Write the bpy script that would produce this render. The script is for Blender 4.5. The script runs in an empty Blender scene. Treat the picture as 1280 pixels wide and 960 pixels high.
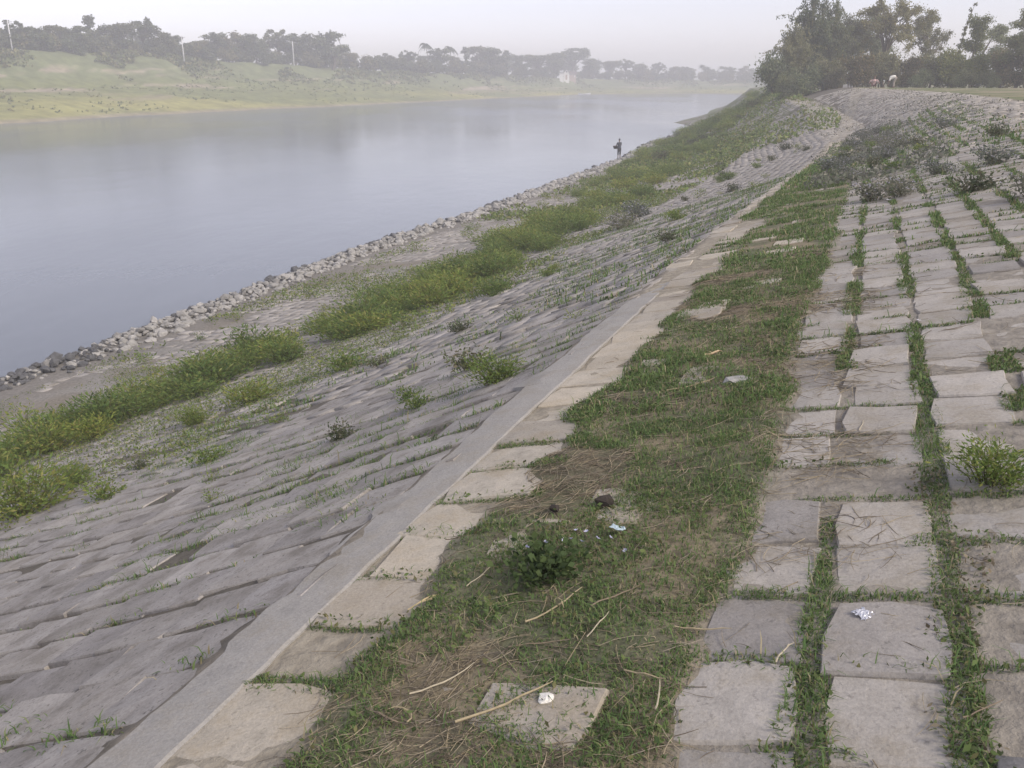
import bpy, bmesh, math, random
import numpy as np
from mathutils import Vector, Matrix, noise as mnoise

rng = np.random.default_rng(7)
random.seed(7)
scene = bpy.context.scene
COL = scene.collection
R = math.radians

# ------------------------------------------------------------------ camera
CZ = 1.55                      # eye above the path
FPX, YH = 1100.0, 97.0         # focal length and horizon row of the 1280x960 photograph
PITCH = math.atan((480 - YH) / FPX)
cam_data = bpy.data.cameras.new('camera')
cam_data.sensor_width = 36
cam_data.lens = 36 * FPX / 1280
cam_data.clip_start = 0.05
cam_data.clip_end = 6000
cam = bpy.data.objects.new('camera', cam_data)
cam.location = (0, 0, CZ)
cam.rotation_euler = (math.pi / 2 - PITCH, 0, 0)
COL.objects.link(cam)
scene.camera = cam

# ------------------------------------------------------------------ sky, sun, exposure
SUN_AZ, SUN_EL = R(126), R(42)     # clockwise from straight ahead; off the right shoulder
world = bpy.data.worlds.new('World')
scene.world = world
world.use_nodes = True
wn, wl = world.node_tree.nodes, world.node_tree.links
wn.clear()
sky = wn.new('ShaderNodeTexSky')
sky.sky_type = 'NISHITA'
sky.sun_disc = False
sky.sun_elevation = SUN_EL
sky.sun_rotation = SUN_AZ
sky.air_density = 1.0
sky.dust_density = 1.0
sky.ozone_density = 2.0
hs = wn.new('ShaderNodeHueSaturation')
hs.inputs['Saturation'].default_value = 0.36
bg = wn.new('ShaderNodeBackground')
bg.inputs['Strength'].default_value = 0.105
wo = wn.new('ShaderNodeOutputWorld')
wl.new(sky.outputs[0], hs.inputs['Color'])
tint = wn.new('ShaderNodeMix')          # dust in the air turns the pale sky lavender grey
tint.data_type = 'RGBA'
tint.blend_type = 'MULTIPLY'
tint.inputs[0].default_value = 1.0
tint.inputs[7].default_value = (1.02, .96, 1.06, 1)
wl.new(hs.outputs[0], tint.inputs[6])
wl.new(tint.outputs[2], bg.inputs['Color'])
wl.new(bg.outputs[0], wo.inputs['Surface'])

sun_data = bpy.data.lights.new('sun', 'SUN')
sun_data.energy = 1.5
sun_data.angle = R(18)
sun_data.color = (1.0, 0.9, 0.76)
sun = bpy.data.objects.new('sun', sun_data)
sd = Vector((math.sin(SUN_AZ) * math.cos(SUN_EL), math.cos(SUN_AZ) * math.cos(SUN_EL), math.sin(SUN_EL)))
sun.rotation_euler = (-sd).to_track_quat('-Z', 'Y').to_euler()
sun.location = (20, -20, 30)
COL.objects.link(sun)

vs = scene.view_settings
vs.view_transform = 'Standard'
vs.look = 'None'
vs.exposure = 0.92
vs.gamma = 1.0
vs.use_curve_mapping = False
scene.render.engine = 'CYCLES'
cy = scene.cycles
cy.use_denoising = True
cy.max_bounces = 6
cy.diffuse_bounces = 3
cy.glossy_bounces = 3
cy.transmission_bounces = 4
cy.transparent_max_bounces = 8
cy.volume_bounces = 2
cy.sample_clamp_indirect = 4.0

# ------------------------------------------------------------------ geometry of the place
# u runs along the embankment away from the camera, s across it (right, uphill, positive)
PSI = R(21.5)
SP, CP = math.sin(PSI), math.cos(PSI)
ZW = -5.45                    # river level
BEAM_L, BEAM_R = -2.0, -1.73


def us(x, y):
    return x * SP + y * CP, x * CP - y * SP


def xy(u, s):
    return u * SP + s * CP, u * CP - s * SP


def sm(a, b, x):
    t = np.clip((x - a) / (b - a), 0, 1)
    return t * t * (3 - 2 * t)


def ip(u, K):
    return np.interp(u, [k[0] for k in K], [k[1] for k in K])


SW = [(-10, -18.5), (14, -18.9), (33, -20.0), (45, -19.7), (81, -20.9), (99, -23.3), (128, -23.8), (138, -25), (150, -30),
      (185, -31), (200, -33), (230, -36), (400, -40)]
SCK = [(0, 5.4), (42, 5.2), (60, 4.2), (75, 1.5), (85, -1.5), (100, -3), (400, -3)]
S0K = [(0, .3), (45, .3), (60, -.5), (75, -2.8), (85, -5.5), (100, -7), (400, -7)]
SBK = [(0, -2.0), (50, -2.0), (75, -5), (92, -9.5), (120, -13), (160, -20), (400, -34)]


def zb(u):
    return -1.15 * sm(3, 46, u) + 1.0 * sm(52, 92, u)


def zc(u):
    return .70 - .55 * sm(88, 125, u)


def zt(u, s):
    u = np.asarray(u, float)
    s = np.asarray(s, float)
    b, sc, s0, c, sb, w = zb(u), ip(u, SCK), ip(u, S0K), zc(u), ip(u, SBK), ip(u, SW)
    cs = .22 - .22 * sm(50, 85, u)
    t = np.clip((s - s0) / (sc - s0), 0, 1)
    z0 = b + s0 * cs
    up = z0 + (c - z0) * (1 - (1 - t) ** 1.9)
    mid = b + cs * s
    ze = b + cs * sb
    t = np.clip((sb - s) / (sb - w), 0, 1)
    lo = ze - (ze - ZW) * (.72 * (1 - (1 - t) ** 2.0) + .28 * t)
    uw = ZW - .12 * (w - s)
    return np.where(s > s0, up, np.where(s > sb, mid, np.where(s > w, lo, uw)))


def P3(u, s, dz=0.0):
    x, y = xy(u, s)
    return Vector((float(x), float(y), float(zt(u, s)) + dz))


def pix(p):
    """where a world point falls in the photograph (only to rank which blocks show largest)"""
    c, s = math.cos(PITCH), math.sin(PITCH)
    z = p[2] - CZ
    f = p[1] * c - z * s
    f = np.where(np.abs(f) < .05, .05, f)
    return 640 + FPX * p[0] / f, 480 - FPX * (p[1] * s + z * c) / f, f


def bearing(px, d):
    """x, y of a place d metres away in the compass direction of that photo column"""
    a = math.atan2(px - 640, FPX * math.cos(PITCH) + (480 - 100) * math.sin(PITCH))
    return d * math.sin(a), d * math.cos(a)


# value noise ----------------------------------------------------------------
_H = np.random.default_rng(3).random((256, 256))


def vn(x, y):
    xi, yi = np.floor(x).astype(int), np.floor(y).astype(int)
    fx, fy = x - xi, y - yi
    fx, fy = fx * fx * (3 - 2 * fx), fy * fy * (3 - 2 * fy)
    a, b = _H[xi & 255, yi & 255], _H[(xi + 1) & 255, yi & 255]
    c, d = _H[xi & 255, (yi + 1) & 255], _H[(xi + 1) & 255, (yi + 1) & 255]
    return (a * (1 - fx) + b * fx) * (1 - fy) + (c * (1 - fx) + d * fx) * fy


def fbm(x, y, o=3):
    x = np.asarray(x, float)
    y = np.asarray(y, float)
    v, a, t = 0, 1, 0
    for k in range(o):
        v = v + a * vn(x * 2 ** k + 17.3 * k, y * 2 ** k + 9.1 * k)
        t += a
        a *= .5
    return v / t


# ------------------------------------------------------------------ mesh helpers
def link(o, parent=None):
    COL.objects.link(o)
    if parent is not None:
        o.parent = parent
    return o


def mesh(name, V, F, mats=None, mi=None, col=None, smooth=False):
    """V (n,3); F (m,k) array or list of lists; col (n,3) point colours"""
    me = bpy.data.meshes.new(name)
    V = np.asarray(V, np.float32)
    if isinstance(F, np.ndarray):
        m, k = F.shape
        me.vertices.add(len(V))
        me.vertices.foreach_set('co', V.ravel())
        me.loops.add(m * k)
        me.loops.foreach_set('vertex_index', F.astype(np.int32).ravel())
        me.polygons.add(m)
        me.polygons.foreach_set('loop_start', np.arange(0, m * k, k, dtype=np.int32))
        me.update(calc_edges=True)
    else:
        me.from_pydata([tuple(v) for v in V], [], [list(f) for f in F])
    for mt in (mats or []):
        me.materials.append(mt)
    if mi is not None:
        me.polygons.foreach_set('material_index', np.asarray(mi, np.int32))
    if col is not None:
        at = me.color_attributes.new('Col', 'FLOAT_COLOR', 'POINT')
        c4 = np.ones((len(V), 4), np.float32)
        c4[:, :3] = col
        at.data.foreach_set('color', c4.ravel())
    if smooth:
        me.polygons.foreach_set('use_smooth', np.ones(len(me.polygons), bool))
    me.update()
    return me


def ob(name, me, parent=None, loc=None, rot=None, sc=None):
    o = bpy.data.objects.new(name, me)
    if loc is not None:
        o.location = loc
    if rot is not None:
        o.rotation_euler = rot
    if sc is not None:
        o.scale = sc if hasattr(sc, '__len__') else (sc, sc, sc)
    return link(o, parent)


def tag(o, label=None, cat=None, group=None, kind=None):
    if label:
        o['label'] = label
    if cat:
        o['category'] = cat
    if group:
        o['group'] = group
    if kind:
        o['kind'] = kind
    return o


class MB:
    """collects tubes, boxes and faces for one mesh"""

    def __init__(s):
        s.V, s.F, s.C, s.M = [], [], [], []

    def add(s, V, F, c=(1, 1, 1), m=0):
        n = len(s.V)
        s.V += [tuple(v) for v in V]
        s.F += [[i + n for i in f] for f in F]
        s.C += [c] * len(V)
        s.M += [m] * len(F)

    def tube(s, pts, rad, k=5, c=(1, 1, 1), m=0, cap=True):
        pts = [Vector(p) for p in pts]
        V, F = [], []
        up = Vector((0.13, 0.31, 0.94))
        for i, p in enumerate(pts):
            d = (pts[min(i + 1, len(pts) - 1)] - pts[max(i - 1, 0)])
            d = d.normalized() if d.length > 1e-9 else Vector((0, 0, 1))
            a = d.cross(up)
            if a.length < .05:
                a = d.cross(Vector((1, 0, 0)))
            a.normalize()
            b = d.cross(a)
            r = rad[i] if hasattr(rad, '__len__') else rad
            for j in range(k):
                t = 2 * math.pi * j / k
                V.append(p + a * (r * math.cos(t)) + b * (r * math.sin(t)))
        for i in range(len(pts) - 1):
            for j in range(k):
                j2 = (j + 1) % k
                F.append([i * k + j, i * k + j2, (i + 1) * k + j2, (i + 1) * k + j])
        if cap:
            F.append(list(range(k))[::-1])
            F.append([(len(pts) - 1) * k + j for j in range(k)])
        s.add(V, F, c, m)

    def box(s, lo, hi, c=(1, 1, 1), m=0):
        x0, y0, z0 = lo
        x1, y1, z1 = hi
        V = [(x0, y0, z0), (x1, y0, z0), (x1, y1, z0), (x0, y1, z0), (x0, y0, z1), (x1, y0, z1), (x1, y1, z1), (x0, y1, z1)]
        s.add(V, [[0, 3, 2, 1], [4, 5, 6, 7], [0, 1, 5, 4], [1, 2, 6, 5], [2, 3, 7, 6], [3, 0, 4, 7]], c, m)

    def build(s, name, mats, col=True, smooth=False):
        return mesh(name, s.V, s.F, mats, s.M, np.array(s.C) if col else None, smooth)


# ------------------------------------------------------------------ materials
def newmat(name):
    m = bpy.data.materials.new(name)
    m.use_nodes = True
    n, l = m.node_tree.nodes, m.node_tree.links
    p = n['Principled BSDF']
    p.inputs['Specular IOR Level'].default_value = 0.25
    return m, n, l, p


def noise_node(n, l, vec, scale, detail=4, rough=.55):
    t = n.new('ShaderNodeTexNoise')
    t.inputs['Scale'].default_value = scale
    t.inputs['Detail'].default_value = detail
    t.inputs['Roughness'].default_value = rough
    l.new(vec, t.inputs['Vector'])
    return t


def ramp(n, l, fac, stops):
    r = n.new('ShaderNodeValToRGB')
    els = r.color_ramp.elements
    while len(els) < len(stops):
        els.new(.5)
    for e, (p, c) in zip(els, stops):
        e.position = p
        e.color = (c[0], c[1], c[2], 1) if hasattr(c, '__len__') else (c, c, c, 1)
    l.new(fac, r.inputs['Fac'])
    return r


def mixc(n, l, a, b, fac, mode='MIX'):
    m = n.new('ShaderNodeMix')
    m.data_type = 'RGBA'
    m.blend_type = mode
    for sock, v in ((m.inputs[0], fac), (m.inputs[6], a), (m.inputs[7], b)):
        if hasattr(v, 'is_linked') or hasattr(v, 'links'):
            l.new(v, sock)
        elif hasattr(v, '__len__'):
            sock.default_value = (v[0], v[1], v[2], 1)
        else:
            sock.default_value = v
    return m.outputs[2]


def bump(n, l, h, p, strength, dist):
    b = n.new('ShaderNodeBump')
    b.inputs['Strength'].default_value = strength
    b.inputs['Distance'].default_value = dist
    l.new(h, b.inputs['Height'])
    l.new(b.outputs[0], p.inputs['Normal'])
    return b


def concrete(name, base, dark, stain, spots=.5, dust=(.25, .215, .165)):
    m, n, l, p = newmat(name)
    g = n.new('ShaderNodeNewGeometry')
    pos = g.outputs['Position']
    oi = n.new('ShaderNodeObjectInfo')
    at = n.new('ShaderNodeAttribute')
    at.attribute_name = 'Col'
    big = noise_node(n, l, pos, 1.3, 4)
    med = noise_node(n, l, pos, 9, 6, .65)
    fine = noise_node(n, l, pos, 85, 5, .7)
    c = ramp(n, l, med.outputs[0], [(.28, dark), (.55, base), (.8, [x * 1.14 for x in base])]).outputs[0]
    f1 = ramp(n, l, big.outputs[0], [(.42, 0), (.68, 1)]).outputs[0]
    mul = n.new('ShaderNodeMath')
    mul.operation = 'MULTIPLY'
    mul.inputs[1].default_value = .55
    l.new(f1, mul.inputs[0])
    c = mixc(n, l, c, stain, mul.outputs[0])
    # dark lichen specks and pits
    sp = noise_node(n, l, pos, 38, 3, .6)
    f2 = ramp(n, l, sp.outputs[0], [(.60, 0), (.70, spots)]).outputs[0]
    c = mixc(n, l, c, [x * .45 for x in dark], f2)
    dm = noise_node(n, l, pos, 4.5, 6, .7)
    f4 = ramp(n, l, dm.outputs[0], [(.47, 0), (.62, .75)]).outputs[0]
    c = mixc(n, l, c, dust, f4)
    f3 = ramp(n, l, fine.outputs[0], [(.3, .82), (.7, 1.12)]).outputs[0]
    c = mixc(n, l, c, f3, 1.0, 'MULTIPLY')
    # each block has its own tone
    tone = ramp(n, l, oi.outputs['Random'], [(0, (.84, .84, .85)), (.5, (1, 1, .99)), (1, (1.12, 1.11, 1.08))]).outputs[0]
    c = mixc(n, l, c, tone, 1.0, 'MULTIPLY')
    c = mixc(n, l, c, at.outputs['Color'], 1.0, 'MULTIPLY')
    l.new(c, p.inputs['Base Color'])
    p.inputs['Roughness'].default_value = .93
    add = n.new('ShaderNodeMath')
    add.operation = 'ADD'
    l.new(med.outputs[0], add.inputs[0])
    sc = n.new('ShaderNodeMath')
    sc.operation = 'MULTIPLY'
    sc.inputs[1].default_value = .35
    l.new(fine.outputs[0], sc.inputs[0])
    l.new(sc.outputs[0], add.inputs[1])
    bump(n, l, add.outputs[0], p, .7, .012)
    return m


M = {}
M['block_up'] = concrete('block_concrete', (.41, .385, .35), (.31, .29, .26), (.37, .34, .295), .45, (.29, .26, .21))
M['block_berm'] = concrete('berm_block_concrete', (.46, .42, .35), (.34, .31, .255), (.43, .375, .29), .4, (.36, .31, .23))
M['block_low'] = concrete('weathered_block_concrete', (.41, .385, .355), (.26, .242, .222), (.32, .295, .26), .8, (.19, .172, .145))
M['beam'] = concrete('beam_concrete', (.37, .355, .325), (.30, .288, .265), (.385, .365, .33), .2, (.31, .285, .24))


def vcol(name, rough=.9, transl=0.0, noise_scale=None, spec=.25, namp=(.7, 1.25), bmp=None, tone=False):
    """a material that takes its colour from the mesh's own colour attribute"""
    m, n, l, p = newmat(name)
    at = n.new('ShaderNodeAttribute')
    at.attribute_name = 'Col'
    c = at.outputs['Color']
    if noise_scale:
        g = n.new('ShaderNodeNewGeometry')
        t = noise_node(n, l, g.outputs['Position'], noise_scale, 6, .65)
        f = ramp(n, l, t.outputs[0], [(.25, namp[0]), (.75, namp[1])]).outputs[0]
        c = mixc(n, l, c, f, 1.0, 'MULTIPLY')
        if bmp:
            bump(n, l, t.outputs[0], p, .8, bmp)
    if tone:
        oi = n.new('ShaderNodeObjectInfo')
        tr_ = ramp(n, l, oi.outputs['Random'], [(0, (.82, .86, .85)), (.5, (1, 1, 1)), (1, (1.22, 1.14, 1.0))]).outputs[0]
        c = mixc(n, l, c, tr_, 1.0, 'MULTIPLY')
    l.new(c, p.inputs['Base Color'])
    p.inputs['Roughness'].default_value = rough
    p.inputs['Specular IOR Level'].default_value = spec
    if transl:
        tr = n.new('ShaderNodeBsdfTranslucent')
        l.new(c, tr.inputs['Color'])
        mx = n.new('ShaderNodeMixShader')
        mx.inputs[0].default_value = transl
        l.new(p.outputs[0], mx.inputs[1])
        l.new(tr.outputs[0], mx.inputs[2])
        l.new(mx.outputs[0], n['Material Output'].inputs['Surface'])
    return m


M['soil'] = vcol('soil', .96, 0, 14, .15, (.62, 1.3), .03)
M['leaf'] = vcol('leaf', .7, .3, None, .2)
M['plant'] = vcol('plant_leaf', .7, .42, None, .2, tone=True)
M['grass'] = vcol('grass_blade', .75, .3, None, .15)
M['bark'] = vcol('bark', .95, 0, 12, .15, (.6, 1.3), .02)
M['straw'] = vcol('straw', .8, .1, 60, .2, (.75, 1.2))
M['stone'] = vcol('stone', .92, 0, 9, .2, (.62, 1.25), .03)
M['cloth'] = vcol('cloth', .9, 0, 30, .1, (.85, 1.1))
M['skin'] = vcol('skin', .6, 0, None, .3)
M['plaster'] = vcol('plaster', .9, 0, 3, .2, (.85, 1.1))
M['farland'] = vcol('far_land', .97, 0, .35, .1, (.6, 1.4))
M['petal'] = vcol('petal', .7, .3, None, .2)

# water
m, n, l, p = newmat('river_water')
p.inputs['Base Color'].default_value = (.12, .135, .15, 1)
p.inputs['Roughness'].default_value = .06
p.inputs['IOR'].default_value = 1.33
p.inputs['Specular IOR Level'].default_value = .5
g = n.new('ShaderNodeNewGeometry')
mp = n.new('ShaderNodeMapping')
mp.inputs['Rotation'].default_value = (0, 0, R(20))
mp.inputs['Scale'].default_value = (1.0, .45, 1)
l.new(g.outputs['Position'], mp.inputs['Vector'])
w1 = noise_node(n, l, mp.outputs[0], .55, 3, .5)
w2 = noise_node(n, l, mp.outputs[0], 3.2, 3, .5)
ad = n.new('ShaderNodeMath')
ad.operation = 'MULTIPLY_ADD'
ad.inputs[1].default_value = .22
l.new(w2.outputs[0], ad.inputs[0])
l.new(w1.outputs[0], ad.inputs[2])
bump(n, l, ad.outputs[0], p, .6, .04)
# smooth slicks and ruffled reaches
pt = noise_node(n, l, mp.outputs[0], .03, 3, .55)
rr = ramp(n, l, pt.outputs[0], [(.35, .10), (.65, .20)])
l.new(rr.outputs[0], p.inputs['Roughness'])
M['water'] = m

# ------------------------------------------------------------------ the river and the land
me = mesh('river', [(-900, -300, ZW), (900, -300, ZW), (900, 1300, ZW), (-900, 1300, ZW)], np.array([[0, 1, 2, 3]]), [M['water']])
tag(ob('river', me), 'calm grey blue river reflecting the pale sky', None, None, 'structure')
# the sheet below everything, out to the horizon
me = mesh('ground', [(-1000, -350, -9), (1000, -350, -9), (1000, 1400, -9), (-1000, 1400, -9)], np.array([[0, 1, 2, 3]]), [M['soil']],
          col=np.tile((.16, .14, .11), (4, 1)))
tag(ob('ground', me), None, None, None, 'structure')


def soil_height(u, s):
    """the earth and turf between and over the blocks"""
    u = np.asarray(u, float)
    s = np.asarray(s, float)
    z = zt(u, s)
    strip = strip_mask(u, s)
    nz = (fbm(u * 3.1, s * 3.1, 3) - .5)
    paved = (s > ip(u, SW) + 1.5) & (s < ip(u, SCK) - .2)
    near = 1 - sm(60, 80, u)
    fine = fbm(u * 9.5 + 4, s * 9.5, 3) - .5
    low_ = s < BEAM_L
    off = np.where(paved, np.where(low_, -.020, -.009), .0) * near
    off = off + strip * (.026 + .050 * nz + .02 * fine)
    off = off + np.where(low_, .030 * nz + .018 * fine, .022 * nz + .018 * fine) * (1 - strip)
    off = off + .006 * (low_ == 0) * (s < -1.2)
    toe = sm(-9, -12, s)
    off = off + toe * (.012 + .06 * (fbm(u * .8, s * .8, 3) - .5))
    return z + off


def strip_mask(u, s):
    """1 in the turf strip that runs along the path"""
    wob = (fbm(u * 1.7, np.asarray(s) * 0 + 3.3, 3) - .5)
    left = -1.36 + .42 * wob + .1 * (fbm(u * 6, s * 2, 2) - .5)
    left = np.where(np.asarray(u) > 14, -1.75 + .3 * wob, left)
    right = -.27 + .20 * (fbm(u * 1.3 + 40, np.asarray(s) * 0 + 8.8, 3) - .5)
    return sm(left - .05, left + .05, s) * (1 - sm(right - .05, right + .05, s)) * (1 - sm(30, 38, np.asarray(u)))


ug = np.concatenate([np.arange(-4, 1, .25), np.arange(1, 14, .085), np.arange(14, 30, .25), np.arange(30, 80, .6), np.arange(80, 160, 2), np.arange(160, 401, 10)])
sg = np.concatenate([np.arange(-60, -28, 4), np.arange(-28, -10, .4), np.arange(-10, -2.2, .2), np.arange(-2.2, 2.0, .07),
                     np.arange(2.0, 7, .25), np.arange(7, 20, 1), np.arange(20, 60, 5), np.arange(60, 401, 40)])
U, S = np.meshgrid(ug, sg, indexing='ij')
Z = soil_height(U, S)
flat = sm(6, 12, S) * .12 * (fbm(U * .3, S * .3, 3) - .5)
Z = Z + flat
X, Y = xy(U, S)
V = np.stack([X, Y, Z], -1).reshape(-1, 3)
nu, ns = U.shape
I = np.arange(nu * ns).reshape(nu, ns)
F = np.stack([I[:-1, :-1], I[1:, :-1], I[1:, 1:], I[:-1, 1:]], -1).reshape(-1, 4)[:, ::-1]
w = ip(U, SW)
n1 = fbm(U * .7, S * .7, 4)
n2 = fbm(U * 3.5 + 5, S * 3.5, 3)
earth = np.array((.23, .205, .165))
mud = np.array((.22, .205, .18))
sand = np.array((.28, .265, .235))
turf = np.array((.10, .115, .05))
dry = np.array((.27, .235, .155))
C = np.ones(U.shape + (3,)) * earth


def blend(C, c, f):
    return C * (1 - f[..., None]) + c * f[..., None]


C = blend(C, np.array((.30, .272, .225)), sm(-.45, -.2, S) * (1 - sm(20, 40, U)))
C = blend(C, np.array((.15, .135, .108)), (1 - sm(-2.1, -2.0, S)) * sm(-10, -8, S))
C = blend(C, sand, sm(-9, -13, S) * sm(.3, .6, n1))
C = blend(C, mud, 1 - sm(w + 1.2, w + 2.6 + n1, S))
C = blend(C, np.array((.33, .295, .23)), sm(-2.0, -1.9, S) * (1 - sm(-1.3, -1.1, S)))
C = blend(C, np.array((.24, .205, .135)), strip_mask(U, S) * sm(.35, .6, n2))
C = blend(C, turf, strip_mask(U, S) * sm(.55, .4, n2) * .7)
top = sm(-.2, .6, S - ip(U, SCK))
C = blend(C, turf * 1.4, top)
C = blend(C, dry, top * sm(.45, .6, n1))
farf = sm(60, 85, U) * (1 - sm(ip(U, S0K) - 1, ip(U, S0K) + .5, S))
C = blend(C, turf * 1.3, farf * sm(.62, .45, n1))
C = blend(C, dry * 1.25, sm(76, 84, U) * (1 - sm(100, 108, U)) * sm(ip(U, SBK) - .8, ip(U, SBK) + .2, S) * (1 - sm(ip(U, S0K) - 1.2, ip(U, S0K), S)))
me = mesh('embankment', V, F, [M['soil']], col=C.reshape(-1, 3), smooth=True)
tag(ob('embankment', me), 'earth embankment sloping from the crest down to the river', None, None, 'structure')

# the far bank: rows of (photo column, foot distance, knee height, crest height)
FB = [(-420, 128, .3, 7.6), (-200, 140, .3, 7.4), (0, 168, .2, 7.4), (200, 197, .1, 7.0), (400, 236, -.6, 4.6), (540, 283, -1.6, 3.2), (640, 340, -2.6, 1.9),
      (730, 405, -3.3, .8), (840, 430, -3.4, .2), (960, 440, -3.4, -.6), (1100, 440, -3.4, -.8), (1500, 430, -3.4, -.8), (2200, 420, -3.4, -.8)]
FBX = np.array([f[0] for f in FB], float)


def fb(px, d):
    """height of the far bank, d metres behind its water edge"""
    knee = np.interp(px, FBX, [f[2] for f in FB])
    crest = np.interp(px, FBX, [f[3] for f in FB])
    z = np.where(d < 0, ZW + .1 * d, np.where(d < 42, ZW + (knee - ZW) * (d / 42) ** .85,
        np.where(d < 66, knee + (crest - knee) * sm(38, 68, d) / sm(38, 68, np.array(66.)), crest)))
    return z


pxs = np.concatenate([np.arange(-420, 1000, 6), np.arange(1000, 2201, 60)])
ds = np.concatenate([np.arange(-8, 0, 2), np.arange(0, 70, 1.5), np.arange(70, 120, 6), np.array([150, 250, 400, 560])])
PX, DS = np.meshgrid(pxs, ds, indexing='ij')
foot = np.interp(PX, FBX, [f[1] for f in FB])
fw = foot + 3.0 * (fbm(PX * .02, PX * 0 + 2, 3) - .5) * 2
A = np.arctan2(PX - 640, FPX * math.cos(PITCH) + 380 * math.sin(PITCH))
D = fw + DS
Z = fb(PX, DS)
rel = sm(3, 15, DS) * (1 - sm(70, 90, DS))
gx, gy = D * np.sin(A), D * np.cos(A)
Z = Z + rel * (1.3 * (fbm(gx * .06, gy * .06, 4) - .5) + .8 * (fbm(gx * .25, gy * .25, 2) - .5))
V = np.stack([gx, gy, Z], -1).reshape(-1, 3)
nu, ns = PX.shape
I = np.arange(nu * ns).reshape(nu, ns)
F = np.stack([I[:-1, :-1], I[1:, :-1], I[1:, 1:], I[:-1, 1:]], -1).reshape(-1, 4)
n1 = fbm(gx * .03, gy * .03 + Z * .3, 4)
n2 = fbm(PX * .012, Z * 1.1, 3)
C = np.ones(PX.shape + (3,)) * np.array((.18, .195, .075))
C = blend(C, np.array((.30, .285, .10)), (1 - sm(10, 34, DS)) * sm(.3, .55, n1))
C = blend(C, np.array((.27, .235, .16)), (1 - sm(.8, 3.5, DS)))
C = blend(C, np.array((.16, .18, .085)), sm(38, 52, DS))
C = blend(C, np.array((.33, .28, .20)), sm(.60, .70, n2) * sm(28, 36, DS) * (1 - sm(50, 58, DS)))
C = blend(C, np.array((.26, .225, .14)), sm(.62, .70, n2) * sm(8, 14, DS) * (1 - sm(26, 30, DS)) * .7)
me = mesh('far_bank', V, F, [M['farland']], col=C.reshape(-1, 3), smooth=True)
tag(ob('far_bank', me), 'grassy far river bank rising to a tree line', None, None, 'structure')


def far_pos(px, d):
    f = float(np.interp(px, FBX, [q[1] for q in FB]))
    x, y = bearing(px, f + d)
    return Vector((x, y, float(fb(np.array(float(px)), np.array(float(d))))))


# scrub on the far bank: one mass nobody could count
N = 9000
ppx = rng.uniform(-60, 960, N)
pd = np.abs(rng.normal(0, 1, N)) * 13
pd = np.where(rng.random(N) < .75, 66 - pd, rng.uniform(3, 66, N))
pd = np.clip(pd, 3, 72)
ft = np.interp(ppx, FBX, [f[1] for f in FB])
aa = np.arctan2(ppx - 640, FPX * math.cos(PITCH) + 380 * math.sin(PITCH))
bx, by = (ft + pd) * np.sin(aa), (ft + pd) * np.cos(aa)
keep = fbm(bx * .08, by * .08, 3) > .47
bx, by, ppx, pd = bx[keep], by[keep], ppx[keep], pd[keep]
N = len(bx)
bz = fb(ppx, pd) + sm(3, 15, pd) * 1.3 * (fbm(bx * .06, by * .06, 4) - .5) + 1.0 * (fbm(bx * .25, by * .25, 2) - .5)
hh = rng.uniform(.25, .8, N) * (.6 + .7 * sm(35, 60, pd))
K = 6
th = rng.uniform(0, 2 * math.pi, (N, K))
rr_ = rng.uniform(.1, .9, (N, K)) * hh[:, None] * 1.4
cx = bx[:, None] + rr_ * np.cos(th)
cyy = by[:, None] + rr_ * np.sin(th)
cz = bz[:, None] + hh[:, None] * rng.uniform(.1, .9, (N, K))
sz = hh[:, None] * rng.uniform(.3, .6, (N, K))


def quads(cx, cy, cz, sz, asp=1.0):
    """randomly turned leaf quads round given centres; flat arrays"""
    n = len(cx)
    a = rng.normal(0, 1, (n, 3))
    a /= np.linalg.norm(a, axis=1)[:, None]
    b = np.cross(a, rng.normal(0, 1, (n, 3)))
    b /= np.linalg.norm(b, axis=1)[:, None]
    c = np.stack([cx, cy, cz], -1)
    sz = np.asarray(sz)[:, None]
    V = np.stack([c - a * sz, c + b * sz * .5 * asp, c + a * sz, c - b * sz * .5 * asp], 1).reshape(-1, 3)
    F = np.arange(4 * n).reshape(n, 4)
    return V, F


V, F = quads(cx.ravel(), cyy.ravel(), cz.ravel(), sz.ravel(), 1.6)
base = np.array([(.14, .165, .065), (.17, .185, .07), (.21, .195, .09), (.12, .145, .065)])[rng.integers(0, 4, N)]
C = np.repeat(np.repeat(base, K, 0) * rng.uniform(.7, 1.3, (N * K, 1)), 4, 0)
tag(ob('far_scrub', mesh('far_scrub', V, F, [M['leaf']], col=C)), 'low scrub covering the far river bank', 'scrub', None, 'stuff')

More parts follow.
